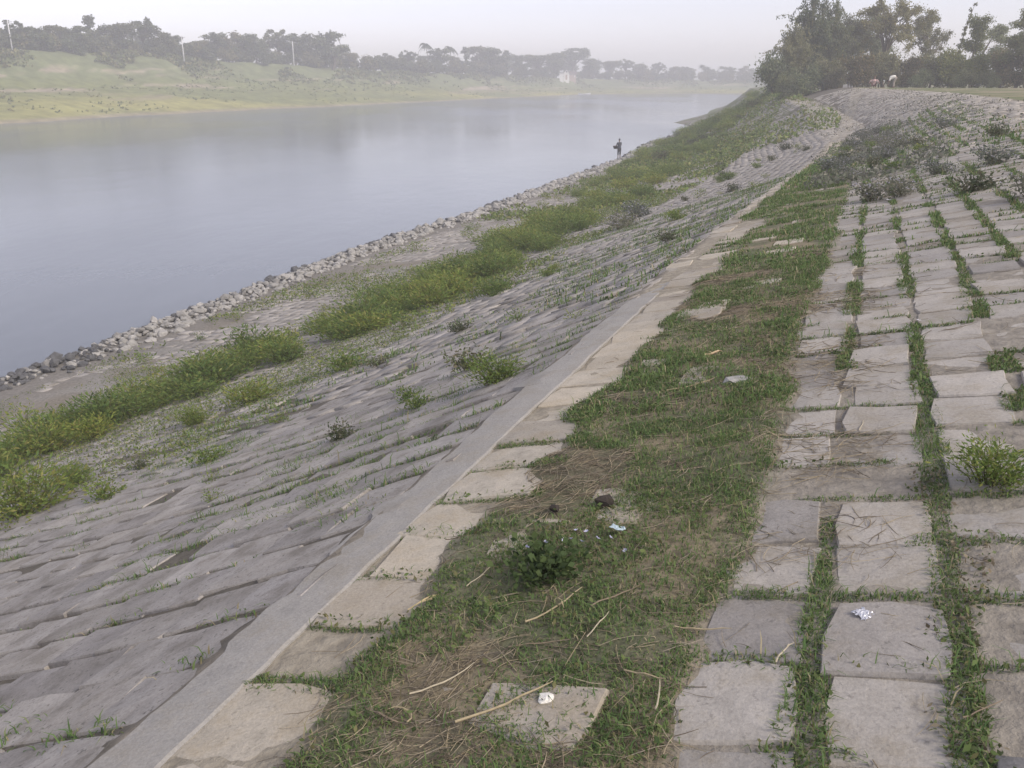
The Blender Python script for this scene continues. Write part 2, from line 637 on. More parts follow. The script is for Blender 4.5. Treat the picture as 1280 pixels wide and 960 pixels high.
# ------------------------------------------------------------------ paving blocks
def block_variant(seed, lx, ly, th=.11, rag=.012, chip=.07):
    """one cast block: uneven outline, worn top edge; top at z=0"""
    r = random.Random(seed)
    out = []
    for (ax, ay, bx_, by_) in ((-1, -1, 1, -1), (1, -1, 1, 1), (1, 1, -1, 1), (-1, 1, -1, -1)):
        for k in range(2):
            t = (k + r.uniform(-.3, .3)) / 2 if k else 0
            x, y = ax + (bx_ - ax) * t, ay + (by_ - ay) * t
            if k == 0:
                x *= 1 - r.uniform(.0, chip)
                y *= 1 - r.uniform(.0, chip)
            out.append((x * lx / 2 + r.uniform(-rag, rag), y * ly / 2 + r.uniform(-rag, rag)))
    n = len(out)
    V, F = [], []
    e = r.uniform(.004, .009)
    for x, y in out:
        V.append((x * (1 - .03), y * (1 - .03), r.uniform(-.004, .003)))
    for x, y in out:
        V.append((x, y, -e - r.uniform(0, .006)))
    for x, y in out:
        V.append((x * 1.01, y * 1.01, -th))
    V.append((r.uniform(-.03, .03), r.uniform(-.03, .03), r.uniform(-.004, .006)))
    for i in range(n):
        j = (i + 1) % n
        F.append([i, j, 3 * n])
        F.append([n + i, n + j, j, i])
        F.append([2 * n + i, 2 * n + j, n + j, n + i])
    return V, F


def lay(parent_name, label, mat, cells, lx, ly, nind, seed, jit=.012, tilt=.02, drop=.012, rag=.012, tilt_s=None, jit_s=None, chip=.07, lean=0.0):
    """cells: list of (u, s, scale_u, scale_s, dz). Lays them as blocks: the nind that show largest one by one, the rest as one part"""
    r = random.Random(seed)
    root = tag(ob(parent_name, None), label, None, None, 'structure')
    vars_ = []
    for k in range(14):
        V, F = block_variant(seed * 100 + k, lx, ly, rag=rag, chip=chip)
        vars_.append((np.array(V), F, mesh('concrete_block', V, F, [mat], col=np.ones((len(V), 3)) * (.9 + .2 * r.random()))))
    rec = []
    CA = np.array(cells, float)
    cu, cs_ = CA[:, 0], CA[:, 1]

    def pts(u, s):
        x, y = xy(u, s)
        return np.stack([x, y, zt(u, s)], -1)

    def nz_(v):
        return v / np.linalg.norm(v, axis=1)[:, None]

    e = .05
    g = np.random.default_rng(seed)
    nn = len(CA)
    p = pts(cu, cs_)
    tu = nz_(pts(cu + e, cs_) - pts(cu - e, cs_))
    dts = pts(cu, cs_ + e) - pts(cu, cs_ - e)
    grow = np.linalg.norm(dts, axis=1)[:, None] / (2 * e)       # the slope is longer than its plan
    ts = nz_(dts)
    nrm = nz_(np.cross(ts, tu))
    nrm = nrm * np.sign(nrm[:, 2:3])
    nrm = nz_(nrm + tu * g.normal(0, tilt, (nn, 1)) + ts * (lean + g.normal(0, tilt if tilt_s is None else tilt_s, (nn, 1))))
    xa = nz_(ts - nrm * (ts * nrm).sum(1)[:, None])
    ya = np.cross(nrm, xa)
    an = g.normal(0, .03, (nn, 1)) + math.pi * (g.random((nn, 1)) < .5)
    xa, ya = xa * np.cos(an) + ya * np.sin(an), ya * np.cos(an) - xa * np.sin(an)
    p = p + tu * g.normal(0, jit, (nn, 1)) + ts * g.normal(0, jit if jit_s is None else jit_s, (nn, 1)) + nrm * (CA[:, 4:5] + g.normal(0, drop, (nn, 1)))
    MX = np.stack([xa * CA[:, 3:4] * grow, ya * CA[:, 2:3], nrm], -1)
    x, y, f = pix(p.T)
    view = nz_(np.array((0, 0, CZ)) - p)
    vis_ = np.abs((view * nrm).sum(1)) / (f * f) * ((f > .3) & (x > -60) & (x < 1340) & (y > -20) & (y < 1030))
    for i in range(nn):
        rec.append((vis_[i], (MX[i], p[i]), int(g.integers(0, 14))))
    rec.sort(key=lambda q: -q[0])
    for vis, Mx, k in rec[:nind]:
        o = bpy.data.objects.new('concrete_block', vars_[k][2])
        COL.objects.link(o)
        o.parent = root
        (A_, t_) = Mx
        o.matrix_local = Matrix([[*map(float, A_[q]), float(t_[q])] for q in range(3)] + [[0, 0, 0, 1]])
    rest = rec[nind:]
    if rest:
        VV, FF, CC, n0 = [], [], [], 0
        tri = [np.array([t for f in v[1] for t in ([f] if len(f) == 3 else [[f[0], f[1], f[2]], [f[0], f[2], f[3]]])]) for v in vars_]
        for vis, (A_, t_), k in rest:
            V = vars_[k][0]
            VV.append(V @ A_.T + t_)
            FF.append(tri[k] + n0)
            CC.append(np.ones((len(V), 3)) * r.uniform(.78, 1.15))
            n0 += len(V)
        o = ob('distant_blocks', mesh('distant_blocks', np.concatenate(VV), np.concatenate(FF), [mat], col=np.concatenate(CC)), root)
        o['kind'] = 'stuff'
    return root


PU = .362                                    # row pitch along the bank
JS = [-.33, .02, .385, .77, 1.15, 1.53, 1.91, 2.29, 2.67, 3.05, 3.43, 3.81, 4.19, 4.57, 4.95]      # grassy joints of the upper slope
r = random.Random(11)
cells = []
for ci in range(len(JS) - 1):
    sc_ = (JS[ci] + JS[ci + 1]) / 2
    off = 1.87 + r.uniform(-.03, .03)
    for k in range(-9, 195):
        u = off + k * PU
        if u < -1.2 or u > 70:
            continue
        if sc_ > ip(u, SCK) - .15 or (u > 46 and sc_ < ip(u, S0K)):
            continue
        if r.random() < .004:
            continue
        q = float(sm(11, 18, u))
        q2 = float(sm(18, 22, u))
        cells.append((u + PU / 2, sc_ + .01 + .19 * (k % 2) * q2, 1 - .06 * q, (JS[ci + 1] - JS[ci]) / .38 * (1 + .14 * q + .07 * q2), (-.012 if r.random() < .1 else 0) + .008 * q2 * math.sin(k * 2.4)))
for k in range(110):                         # the hump, where berm and slope merge
    u = 48.5 + k * PU
    s = float(ip(u, SBK)) + .2 + .19 * (k % 2)
    while s < float(ip(u, SCK)) and u < 84:
        if not (u <= 70 and s > JS[0]) and r.random() > .05:
            cells.append((u, s, .93, 1.22, .008 * math.sin(k * 2.4)))
        s += .38
up_pav = lay('upper_slope_paving', 'concrete block paving on the gentle slope right of the turf strip', M['block_up'], cells, .330, .352, 300, 1, tilt=.016, drop=.006, rag=.016)

cells = []
for k in range(-8, 130):                    # the pale row beside the beam, then the half buried rows in the turf
    u = 1.62 + k * PU
    if u < -1.2:
        continue
    if r.random() > .03:
        cells.append((u + PU / 2, -1.50, 1.02, 1.36 if u < 14 else 1.1, .004))
    if u > 9.4:
        cells.append((u + PU / 2, -1.87, 1, .86, -.004))
    for sc_ in (-1.10, -.74):
        cells.append((u + PU / 2 + .05, sc_ + r.uniform(-.03, .03), 1, 1, r.uniform(-.04, .022)))
    if r.random() < .8:
        cells.append((u + PU / 2, -.46, 1, .75, r.uniform(-.03, .01)))
lay('berm_paving', 'pale concrete block paving beside and under the turf strip', M['block_berm'], cells, .335, .358, 300, 2, jit=.018, tilt=.02, drop=.007, rag=.02)

cells = []
for k in range(-8, 260):
    u = 1.4 + k * PU
    if u < -1.2 or u > 90:
        continue
    lim = ip(u, SW) + 1.5
    rowdz = r.gauss(0, .010)
    top_ = float(ip(u, SBK)) - .22 + (0 if u > 60 else r.uniform(0, .13))
    j = 0
    while True:
        s = top_ - j * .372
        if s < lim or s < -19:
            break
        j += 1
        q = float(fbm(u * .35, s * .35, 3))
        if (r.random() < .01 and j > 2) or (s < -9 and q > .68) or (s < -12 and q > .62):
            continue
        cells.append((u + PU / 2 + .02 * math.sin(s * 1.3 + k), s, 1, 1, (-.008 if j == 1 and u < 12 else rowdz * math.sin(s * .45 + k * 2.1))))
lay('lower_slope_paving', 'weathered concrete block paving running down to the river', M['block_low'], cells, .388, .324, 300, 3, jit=.012, tilt=.034, drop=.003, rag=.016, tilt_s=.008, jit_s=.004, chip=.04, lean=.034)

# concrete edge beam, cast with a ragged lower lip
us_ = np.arange(-2, 10.6, .06)
prof = []
V, C = [], []
for u in us_:
    l_ = BEAM_L + .11 * (float(fbm(u * 2.3, 0.7, 3)) - .5) - (.10 * max(0, float(fbm(u * 2.9, 5.5, 2)) - .56) / .2)
    r_ = BEAM_R + .035 * (float(fbm(u * 5, 2.2, 2)) - .5)
    dz = .006 * (float(fbm(u * 4, 9.2, 2)) - .5) - .05 * float(sm(7.6, 10.2, u))
    for s_, h in ((l_, -.06), (l_ + .02, .004), ((l_ + r_) / 2, .012), (r_ - .012, .014), (r_, .006), (r_, -.08)):
        V.append(P3(u, s_, h + dz))
        C.append((1, 1, 1))
m_ = 6
F = [[i * m_ + j, i * m_ + j + 1, (i + 1) * m_ + j + 1, (i + 1) * m_ + j] for i in range(len(us_) - 1) for j in range(m_ - 1)]
F = [f[::-1] for f in F]
me = mesh('concrete_edge_beam', V, F, [M['beam']], col=np.array(C), smooth=False)
tag(ob('concrete_edge_beam', me), 'smooth grey concrete strip running along the break of the slope', 'kerb')

# ------------------------------------------------------------------ riprap at the water's edge
def stone_variant(seed, flat=.65):
    bm = bmesh.new()
    bmesh.ops.create_icosphere(bm, subdivisions=2 if seed % 3 == 0 else 1, radius=.5)
    r = random.Random(seed)
    o = Vector((r.uniform(0, 50), r.uniform(0, 50), r.uniform(0, 50)))
    pl_ = [(Vector((r.gauss(0, 1), r.gauss(0, 1), r.gauss(0, 1))).normalized(), r.uniform(.28, .42)) for _ in range(7)]
    for v in bm.verts:
        d = v.co.normalized()
        v.co = d * (.5 + .22 * mnoise.noise(d * 1.4 + o))
        for nn, h in pl_:                      # split faces
            e = v.co.dot(nn) - h
            if e > 0:
                v.co -= nn * e * .9
        v.co.z *= flat
    V = [tuple(v.co) for v in bm.verts]
    F = [[v.index for v in f.verts] for f in bm.faces]
    bm.free()
    return np.array(V), F


rip = tag(ob('riprap', None), 'band of pale loose stones heaped along the water edge', 'riprap')
svar = []
for k in range(12):
    V, F = stone_variant(500 + k)
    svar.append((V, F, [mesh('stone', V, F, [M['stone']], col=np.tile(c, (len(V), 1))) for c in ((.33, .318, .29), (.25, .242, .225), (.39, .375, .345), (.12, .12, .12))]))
rec = []
for i in range(3200):
    u = 11.5 + 76 * r.random() ** 1.25
    if r.random() < .12:
        u = r.uniform(80, 145)
    w_ = float(ip(u, SW))
    wid = 1.0 if u < 15 else 1.5
    a = r.random()
    s = w_ - .25 + wid * a + r.gauss(0, .1)
    size = min(.55, .105 * math.exp(abs(r.gauss(0, .62))) + .05) * (1.0 if u < 40 else 1.2)
    size *= .8 if u < 18 else 1
    heap = .16 * math.sin(math.pi * min(1, max(0, a))) * r.random()
    p = P3(u, s, heap + size * .08)
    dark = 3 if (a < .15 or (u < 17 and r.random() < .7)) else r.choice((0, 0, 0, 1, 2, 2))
    rot = Matrix.Rotation(r.uniform(0, 6.28), 4, 'Z') @ Matrix.Rotation(r.gauss(0, .3), 4, 'X')
    Mx = Matrix.Translation(p) @ rot @ Matrix.Diagonal((size, size * r.uniform(.7, 1), size * r.uniform(.7, 1.1), 1))
    x, y, f = pix(p)
    vis = size / f if (f > 0 and -10 < x < 1290) else 0
    rec.append((vis, Mx, r.randrange(12), dark))
rec.sort(key=lambda q: -q[0])
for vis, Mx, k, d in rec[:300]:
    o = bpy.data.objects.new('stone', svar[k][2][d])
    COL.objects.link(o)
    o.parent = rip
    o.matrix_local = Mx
VV, FF, CC, n0 = [], [], [], 0
for vis, Mx, k, d in rec[300:]:
    V, F, _ = svar[k]
    A_ = np.array(Mx)
    VV.append(V @ A_[:3, :3].T + A_[:3, 3])
    FF += [[i + n0 for i in f] for f in F]
    CC.append(np.tile(((.33, .318, .29), (.25, .242, .225), (.39, .375, .345), (.12, .12, .12))[d], (len(V), 1)))
    n0 += len(V)
o = ob('distant_stones', mesh('distant_stones', np.concatenate(VV), FF, [M['stone']], col=np.concatenate(CC)), rip)
o['kind'] = 'stuff'

# ------------------------------------------------------------------ grass
def blades(u, s, h, wid, lean, cols, base_off=-.004):
    """bent blades standing on the soil; all arguments are flat arrays"""
    n = len(u)
    x, y = xy(u, s)
    z = soil_height(u, s) + base_off
    th = rng.uniform(0, 2 * math.pi, n)
    dx, dy = np.cos(th), np.sin(th)
    px_, py_ = -dy, dx
    b = np.stack([x, y, z], -1)
    side = np.stack([px_, py_, np.zeros(n)], -1) * (wid / 2)[:, None]
    fw_ = np.stack([dx, dy, np.zeros(n)], -1)
    up = np.array((0, 0, 1.0))
    mid = b + fw_ * (h * lean * .35)[:, None] + up * (h * .62)[:, None]
    tip = b + fw_ * (h * lean)[:, None] + up * (h * (1.0 - .35 * lean))[:, None]
    V = np.stack([b - side, b + side, mid + side * .8, mid - side * .8, tip], 1).reshape(-1, 3)
    k = np.arange(n)[:, None] * 5
    T = np.concatenate([k + np.array([[0, 1, 2]]), k + np.array([[0, 2, 3]]), k + np.array([[3, 2, 4]])], 0)
    return V, T, np.repeat(cols, 5, 0)


def joint_mask(u, s):
    m_ = np.zeros_like(u)
    for k, j in enumerate(JS[1:9]):
        wj = .008 + .085 * fbm(u * 1.5 + 11 * k, u * 0 + k * 3.7, 3)
        m_ = np.maximum(m_, (np.abs(s - j + .02 * (fbm(u * 3, u * 0 + k, 2) - .5)) < wj) * (fbm(u * 1.1 + 31 * k, u * 0 + 2.2 * k, 3) > .44))
    # cross joints, overgrown here and there
    ph = np.mod(u - 1.87, PU)
    cj = (np.minimum(ph, PU - ph) < .015 + .03 * fbm(u * 5, s * 5, 2)) & (fbm(u * 1.9 + 3, s * 1.9, 2) > .46) & (s > -.4)
    return np.maximum(m_, cj * .8)


def grass_density(u, s):
    st = strip_mask(u, s)
    bare = fbm(u * 1.9 + 7, s * 1.9 + 2, 3)
    d = st * (1 - .2 * sm(3.5, 7, u)) * sm(.66, .49, bare) * (.30 + .70 * sm(.36, .52, fbm(u * 4.5 + 70, s * 4.5, 2)))
    d = np.maximum(d, joint_mask(u, s) * (s > -.33))
    # tongues of turf in the cross joints of the pale row
    ph = np.mod(u - 1.62, PU)
    tg = (np.minimum(ph, PU - ph) < .045) & (s > -1.72) & (s < -1.2) & (fbm(u * 1.3 + 50, u * 0 + 1, 2) + .25 * (s + 1.5) > .50)
    d = np.maximum(d, tg * .9)
    # seams of the lower slope
    ph = np.mod(u - 1.4, PU)
    low = (s < -2.05) & (s > -8) & (np.minimum(ph, PU - ph) < .06)
    d = np.maximum(d, low * sm(.44, .58, fbm(u * .9 + 20, s * 1.0, 3)) * .85)
    # ragged patches on the slope
    d = np.maximum(d, ((s < -2.05) & (s > -9)) * sm(.55, .68, fbm(u * 1.2 + 90, s * .6, 3)) * .6)
    # weeds over the far end of the strip and the upper slope
    return d


G = np.array([(.125, .195, .066), (.15, .215, .072), (.10, .17, .058), (.185, .225, .085), (.28, .245, .135), (.37, .32, .205)])


def grass_cols(n, w):
    k = rng.choice(6, n, p=w)
    return G[k] * rng.uniform(.75, 1.25, (n, 1))


def grass_field(n, u0, u1, s0, s1, hmin, hmax, wd, dens_fn, wts):
    u = rng.uniform(u0, u1, n)
    s = rng.uniform(s0, s1, n)
    d = dens_fn(u, s)
    keep = rng.random(n) < d
    u, s = u[keep], s[keep]
    n = len(u)
    tall = .45 + 1.1 * fbm(u * 2.2 + 60, s * 2.2, 3)
    h = rng.uniform(hmin, hmax, n) * tall * (1 + 1.2 * (rng.random(n) < .06))
    lean = rng.uniform(.2, 1.5, n)
    return blades(u, s, h, np.full(n, wd) * rng.uniform(.7, 1.3, n), lean, grass_cols(n, wts))


wts = [.28, .25, .21, .14, .07, .05]
parts = [grass_field(330000, .9, 4.5, -2.0, 2.0, .006, .030, .0038, grass_density, wts),
         grass_field(240000, 4.5, 9, -2.0, 2.8, .012, .042, .0060, grass_density, wts),
         grass_field(170000, 9, 20, -2.0, 3.5, .02, .055, .011, grass_density, wts),
         grass_field(60000, 20, 48, -2.0, 3.5, .04, .10, .03, grass_density, wts),
         grass_field(160000, 1, 9, -8.5, -2.0, .015, .055, .006, grass_density, wts),
         grass_field(110000, 9, 30, -9, -2.0, .03, .09, .016, grass_density, wts)]
V = np.concatenate([p_[0] for p_ in parts])
n0, FF = 0, []
for p_ in parts:
    FF.append(p_[1] + n0)
    n0 += len(p_[0])
F = np.concatenate(FF)
C = np.concatenate([p_[2] for p_ in parts])
tag(ob('grass', mesh('grass', V, F, [M['grass']], col=C)), 'short creeping grass in the turf strip and the paving joints', 'grass', None, 'stuff')

# small broad leaves of creeping herbs among the grass
def herb(n, u0, u1, s0, s1, size, dens_fn, pal, zr):
    u = rng.uniform(u0, u1, n)
    s = rng.uniform(s0, s1, n)
    k = rng.random(n) < dens_fn(u, s)
    u, s = u[k], s[k]
    n = len(u)
    x, y = xy(u, s)
    z = soil_height(u, s) + rng.uniform(.0, zr, n)
    V, F = quads(x, y, z, size * rng.uniform(.6, 1.3, n), 1.1)
    pal = np.array(pal)
    C = np.repeat(pal[rng.integers(0, len(pal), n)] * rng.uniform(.7, 1.3, (n, 1)), 4, 0)
    return V, F, C


PAL_G = [(.11, .155, .05), (.095, .14, .05), (.135, .17, .06), (.16, .155, .07)]
def near_herb(u, s): return grass_density(u, s) * sm(.45, .62, fbm(u * 1.6 + 33, s * 1.6, 3))
def toe_cover(u, s):
    w_ = ip(u, SW)
    return ((s > w_ + 1.5) & (s < -7.5)) * sm(.33, .56, fbm(u * .33 + 12, s * .33, 4)) * .8
def hump_cover(u, s): return (s > -1.3) * (1 - sm(.9, 2.0, s)) * sm(.44, .62, fbm(u * .28 + 2, s * .55, 4)) * (1 - sm(50, 58, u))
def far_cover(u, s):
    return ((s > ip(u, SW) + 2.5) & (s < ip(u, S0K) - .5)) * sm(.35, .55, fbm(u * .2 + 2, s * .2, 4))


def dry_cover(u, s): return ((s > ip(u, SBK)) & (s < ip(u, SCK))) * sm(.42, .60, fbm(u * .5 + 8, s * .9, 4)) * sm(26, 34, u)
PAL_H = [(.17, .17, .13), (.20, .19, .15), (.14, .15, .105), (.13, .155, .09)]
PAL_B = [(.15, .205, .06), (.185, .23, .065), (.125, .175, .058), (.22, .22, .085)]
PAL_D = [(.16, .175, .125), (.19, .195, .15), (.13, .15, .10), (.22, .21, .17)]
def edge_dry(u, s): return .75 * (np.abs(s - .40 - .05 * np.sin(u * 5)) < .035 + .06 * fbm(u * 4, s * 4, 2)) * sm(.35, .5, fbm(u * 2.2 + 4, s, 2))
hp = [herb(3200, 1.7, 3.6, .25, .6, .009, edge_dry, [(.20, .165, .11), (.26, .22, .15), (.13, .16, .07), (.12, .15, .06)], .03),
      herb(60000, .9, 9, -1.9, 2.4, .011, near_herb, PAL_G, .035),
      herb(70000, 6, 16, -18, -7.5, .020, toe_cover, PAL_B, .07),
      herb(60000, 16, 40, -18, -7.5, .04, toe_cover, PAL_B, .14),
      herb(60000, 40, 100, -22, -7.5, .09, toe_cover, PAL_B, .22),
      herb(30000, 18, 60, -1.2, 4.5, .05, hump_cover, PAL_D, .15),
      herb(12000, 26, 84, -6, 5.2, .045, dry_cover, PAL_H, .06),
      herb(24000, 60, 135, -24, -2, .14, far_cover, PAL_B, .3)]
V = np.concatenate([p_[0] for p_ in hp])
n0, FF = 0, []
for p_ in hp:
    FF.append(p_[1] + n0)
    n0 += len(p_[0])
tag(ob('ground_cover', mesh('ground_cover', V, np.concatenate(FF), [M['leaf']], col=np.concatenate([p_[2] for p_ in hp]))),
    'creeping green herbs spread over the turf and the toe of the slope', 'ground cover', None, 'stuff')

# ------------------------------------------------------------------ straw litter
def straw_density(u, s):
    st = strip_mask(u, s)
    b = fbm(u * 1.9 + 7, s * 1.9 + 2, 3)
    edge = ((s > -.6) & (s < .25)) * .45
    return np.clip(st * (.12 + .9 * sm(.50, .66, b)) + edge * sm(.4, .6, fbm(u * 2, s * 2, 2)), 0, 1)


STR = np.array([(.40, .335, .22), (.32, .265, .18), (.46, .39, .27), (.22, .18, .13), (.36, .31, .235), (.17, .14, .10)])
N = 90000
su_ = 1.0 + 8.5 * rng.random(N) ** 1.7
ss_ = rng.uniform(-1.55, 1.6, N)
kp = np.nonzero(rng.random(N) < np.maximum(straw_density(su_, ss_), .022))[0][:6500]
su_, ss_ = su_[kp], ss_[kp]
N = len(su_)
L = rng.uniform(.03, .13, N) * (1 + .15 * su_)
an = rng.uniform(0, 6.283, N)
bend = rng.normal(0, .35, N)
lift = rng.uniform(0, .012, N)
rad = rng.uniform(.0005, .0014, N) * (1 + .10 * su_)
P_ = []
for k in range(4):
    t = k / 3 - .5
    uu = su_ + L * t * np.cos(an + bend * t)
    ss2 = ss_ + L * t * np.sin(an + bend * t)
    x, y = xy(uu, ss2)
    P_.append(np.stack([x, y, np.maximum(soil_height(uu, ss2), zt(uu, ss2) - .004) + .006 + lift * (.5 + t)], -1))
P_ = np.stack(P_, 1)                       # N,4,3
d = P_[:, 3] - P_[:, 0]
d /= np.linalg.norm(d, axis=1)[:, None]
a1 = np.cross(d, np.array((0, 0, 1.0)))
a1 /= np.linalg.norm(a1, axis=1)[:, None] + 1e-9
a2 = np.cross(d, a1)
V = []
for k, q in enumerate((1, 1, .9, .5)):
    for j in range(3):
        t = 2 * math.pi * j / 3
        V.append(P_[:, k] + (a1 * math.cos(t) + a2 * math.sin(t)) * (rad * q)[:, None])
V = np.stack(V, 1).reshape(-1, 3)
T = []
for k in range(3):
    for j in range(3):
        j2 = (j + 1) % 3
        T.append((k * 3 + j, k * 3 + j2, (k + 1) * 3 + j2, (k + 1) * 3 + j))
F = (np.arange(N)[:, None, None] * 12 + np.array(T)[None]).reshape(-1, 4)
C = np.repeat(STR[rng.integers(0, len(STR), N)] * rng.uniform(.7, 1.15, (N, 1)), 12, 0)
tag(ob('straw_litter', mesh('straw_litter', V, F, [M['straw']], col=C)), 'scattered dry straw bits lying over turf and blocks', 'straw', None, 'stuff')

# ------------------------------------------------------------------ weeds and bushes
def plant_meshes(seed, h, rad, nst, nleaf, leaf, pal, flower=0, spread=.6, narrow=.5, fcol=(.50, .48, .56)):
    """(stem, foliage, flowers) meshes of one bushy weed standing at the origin"""
    r = random.Random(seed)
    g = np.random.default_rng(seed)
    sb, fb_ = MB(), MB()
    tips, pos = [], []
    for k in range(nst):
        a = r.uniform(0, 6.283)
        q = r.random() ** .6
        hh = h * r.uniform(.55, 1.0) * (1 - .35 * q)
        bx_, by_ = math.cos(a) * rad * .25 * q, math.sin(a) * rad * .25 * q
        ex, ey = math.cos(a) * rad * q, math.sin(a) * rad * q
        pts = []
        for i in range(5):
            t = i / 4
            e = t ** (1 + spread)
            pts.append((bx_ + (ex - bx_) * e + r.gauss(0, .015 * h), by_ + (ey - by_) * e + r.gauss(0, .015 * h), hh * (t ** .9) - .02 * (i == 0)))
        sb.tube(pts, [.012 * h + .002, .010 * h, .008 * h, .006 * h, .002 * h], 3, (.16, .15, .07))
        tips.append(pts[-1])
        for j in range(max(1, nleaf // nst)):
            t = .12 + .88 * r.random() ** .7
            i = min(3, int(t * 4))
            f = t * 4 - i
            p = [pts[i][c] * (1 - f) + pts[i + 1][c] * f for c in range(3)]
            o = leaf * 1.3
            pos.append((p[0] + r.gauss(0, o), p[1] + r.gauss(0, o), max(.01, p[2] + r.gauss(0, o * .7)), t))
    pos = np.array(pos)
    n = len(pos)
    # leaves point outward and up
    out = pos[:, :3] * np.array((1, 1, 0)) + g.normal(0, .5 * rad, (n, 3)) * np.array((1, 1, 0))
    out /= np.linalg.norm(out, axis=1)[:, None] + 1e-6
    d = out + np.array((0, 0, 1)) * g.uniform(-.3, 1.4, (n, 1))
    d /= np.linalg.norm(d, axis=1)[:, None]
    sd_ = np.cross(d, g.normal(0, 1, (n, 3)))
    sd_ /= np.linalg.norm(sd_, axis=1)[:, None]
    L = leaf * g.uniform(.6, 1.4, (n, 1))
    c = pos[:, :3]
    V = np.stack([c, c + d * L * .5 + sd_ * L * narrow * .5, c + d * L, c + d * L * .5 - sd_ * L * narrow * .5], 1).reshape(-1, 3)
    F = np.arange(4 * n).reshape(n, 4)
    pal = np.array(pal)
    C = pal[g.integers(0, len(pal), n)] * g.uniform(.75, 1.25, (n, 1))
    C = np.repeat(C, 4, 0)
    fol = mesh('foliage', V, F, [M['plant']], col=C)
    fl = None
    if flower:
        for k in range(flower):
            t = tips[k % len(tips)]
            q = (t[0] + r.gauss(0, .12 * rad), t[1] + r.gauss(0, .12 * rad), t[2] + r.uniform(-.05, .06) * h)
            e = leaf * r.uniform(.16, .30)
            m6 = 6
            pts = [(q[0] + e * math.cos(6.283 * i / m6), q[1] + e * math.sin(6.283 * i / m6), q[2] + e * r.uniform(-.1, .3)) for i in range(m6)]
            v = [(q[0], q[1], q[2] + e * .7), (q[0], q[1], q[2] - e * .5)] + pts
            f_ = r.uniform(.8, 1.15)
            fb_.add(v, [[0, 2 + i, 2 + (i + 1) % m6] for i in range(m6)] + [[1, 2 + (i + 1) % m6, 2 + i] for i in range(m6)], tuple(x * f_ for x in fcol))
        fl = fb_.build('flowers', [M['petal']])
    return sb.build('stem', [M['plant']]), fol, fl


PAL_Y = [(.20, .265, .06), (.24, .285, .065), (.16, .225, .058), (.29, .28, .085)]
PAL_G2 = [(.145, .215, .058), (.18, .245, .065), (.12, .185, .055), (.22, .245, .075)]
PAL_A = [(.20, .21, .175), (.17, .185, .145), (.23, .225, .195), (.14, .16, .12)]
PAL_K = [(.10, .12, .065), (.125, .135, .075), (.15, .14, .09), (.085, .105, .06)]
PV = {'bush': [plant_meshes(40 + k, .62 if k < 3 else .50, .62, 44, 1250, .10, PAL_Y if k % 2 else PAL_G2, 0, .15, .24) for k in range(6)],
      'near': [plant_meshes(60 + k, .62, .50, 34, 1900, .065, PAL_Y if k % 2 else PAL_G2, 0, .2, .28) for k in range(3)],
      'sprout': [plant_meshes(80 + k, .34, .24, 9, 150, .06, PAL_Y if k % 2 else PAL_G2, 0, .4, .36) for k in range(4)],
      'aster': [plant_meshes(100 + k, .42, .42, 22, 620, .055, PAL_A, 60, .6, .5) for k in range(4)],
      'dark': [plant_meshes(120 + k, .34, .38, 18, 520, .055, PAL_K if k % 2 else PAL_G2, 0, .7, .5) for k in range(4)]}


def plant(kind, k, u, s, size, label, group=None, name='weed', dz=0.0, cat='weed', mul=(1, 1, 1)):
    st, fo, fl = PV[kind][k % len(PV[kind])]
    x, y = xy(u, s)
    z = float(soil_height(np.array([u]), np.array([s]))[0]) - .01 + dz
    root = tag(ob(name, None, None, (x, y, z), (0, 0, r.uniform(0, 6.283)), (size * mul[0], size * mul[1], size * mul[2])), label, cat, group)
    ob('stem', st, root)
    ob('foliage', fo, root)
    if fl:
        ob('flowers', fl, root)['kind'] = 'stuff'
    return root


# bushes of the green band below the paving
BLO = [(8, -11.6), (10, -11.6), (13, -11.2), (15, -9.8), (18, -8.8), (24, -9.2), (32, -9.4), (63, -11), (100, -12.5), (130, -15)]
BHI = [(8, -12.9), (11, -13.6), (16, -12.4), (21, -11.8), (35, -13.6), (60, -17.0), (105, -21.5), (130, -22.3)]
placed = []
tries = 0
while len(placed) < 200 and tries < 30000:
    tries += 1
    u = 8.0 + 122 * r.random() ** 1.55
    a = r.random()
    lo_, hi_ = float(ip(u, BLO)), float(ip(u, BHI))
    s = lo_ + (hi_ - lo_) * a
    size = r.uniform(.75, 1.25) * (1 + .006 * u) * (.86 if u < 30 else .9)
    if float(fbm(u * .35, s * .35, 2)) < (.40 if u > 24 else .22):
        continue
    if any((u - q[0]) ** 2 + (s - q[1]) ** 2 < (.28 * (size + q[2])) ** 2 for q in placed):
        continue
    placed.append((u, s, size))
for i, (u, s, size) in enumerate(placed):
    kv = r.randrange(6)
    tone_ = 'yellow-green' if kv % 2 else 'mid green'
    a = (s - float(ip(u, BLO))) / (float(ip(u, BHI)) - float(ip(u, BLO)))
    edge_ = 'paved edge' if a < .33 else ('river edge' if a > .67 else 'middle')
    reach = 'near' if u < 14 else ('second' if u < 24 else ('central' if u < 50 else 'hazy far'))
    lb = 'bushy %s weed at the %s of the band, %s stretch' % (tone_, edge_, reach)
    gr = 'bushes of the green band'
    plant('bush', kv, u, s, size, lb, gr, 'bush', 0, 'bush', (1, 1, r.uniform(.75, 1.15)))

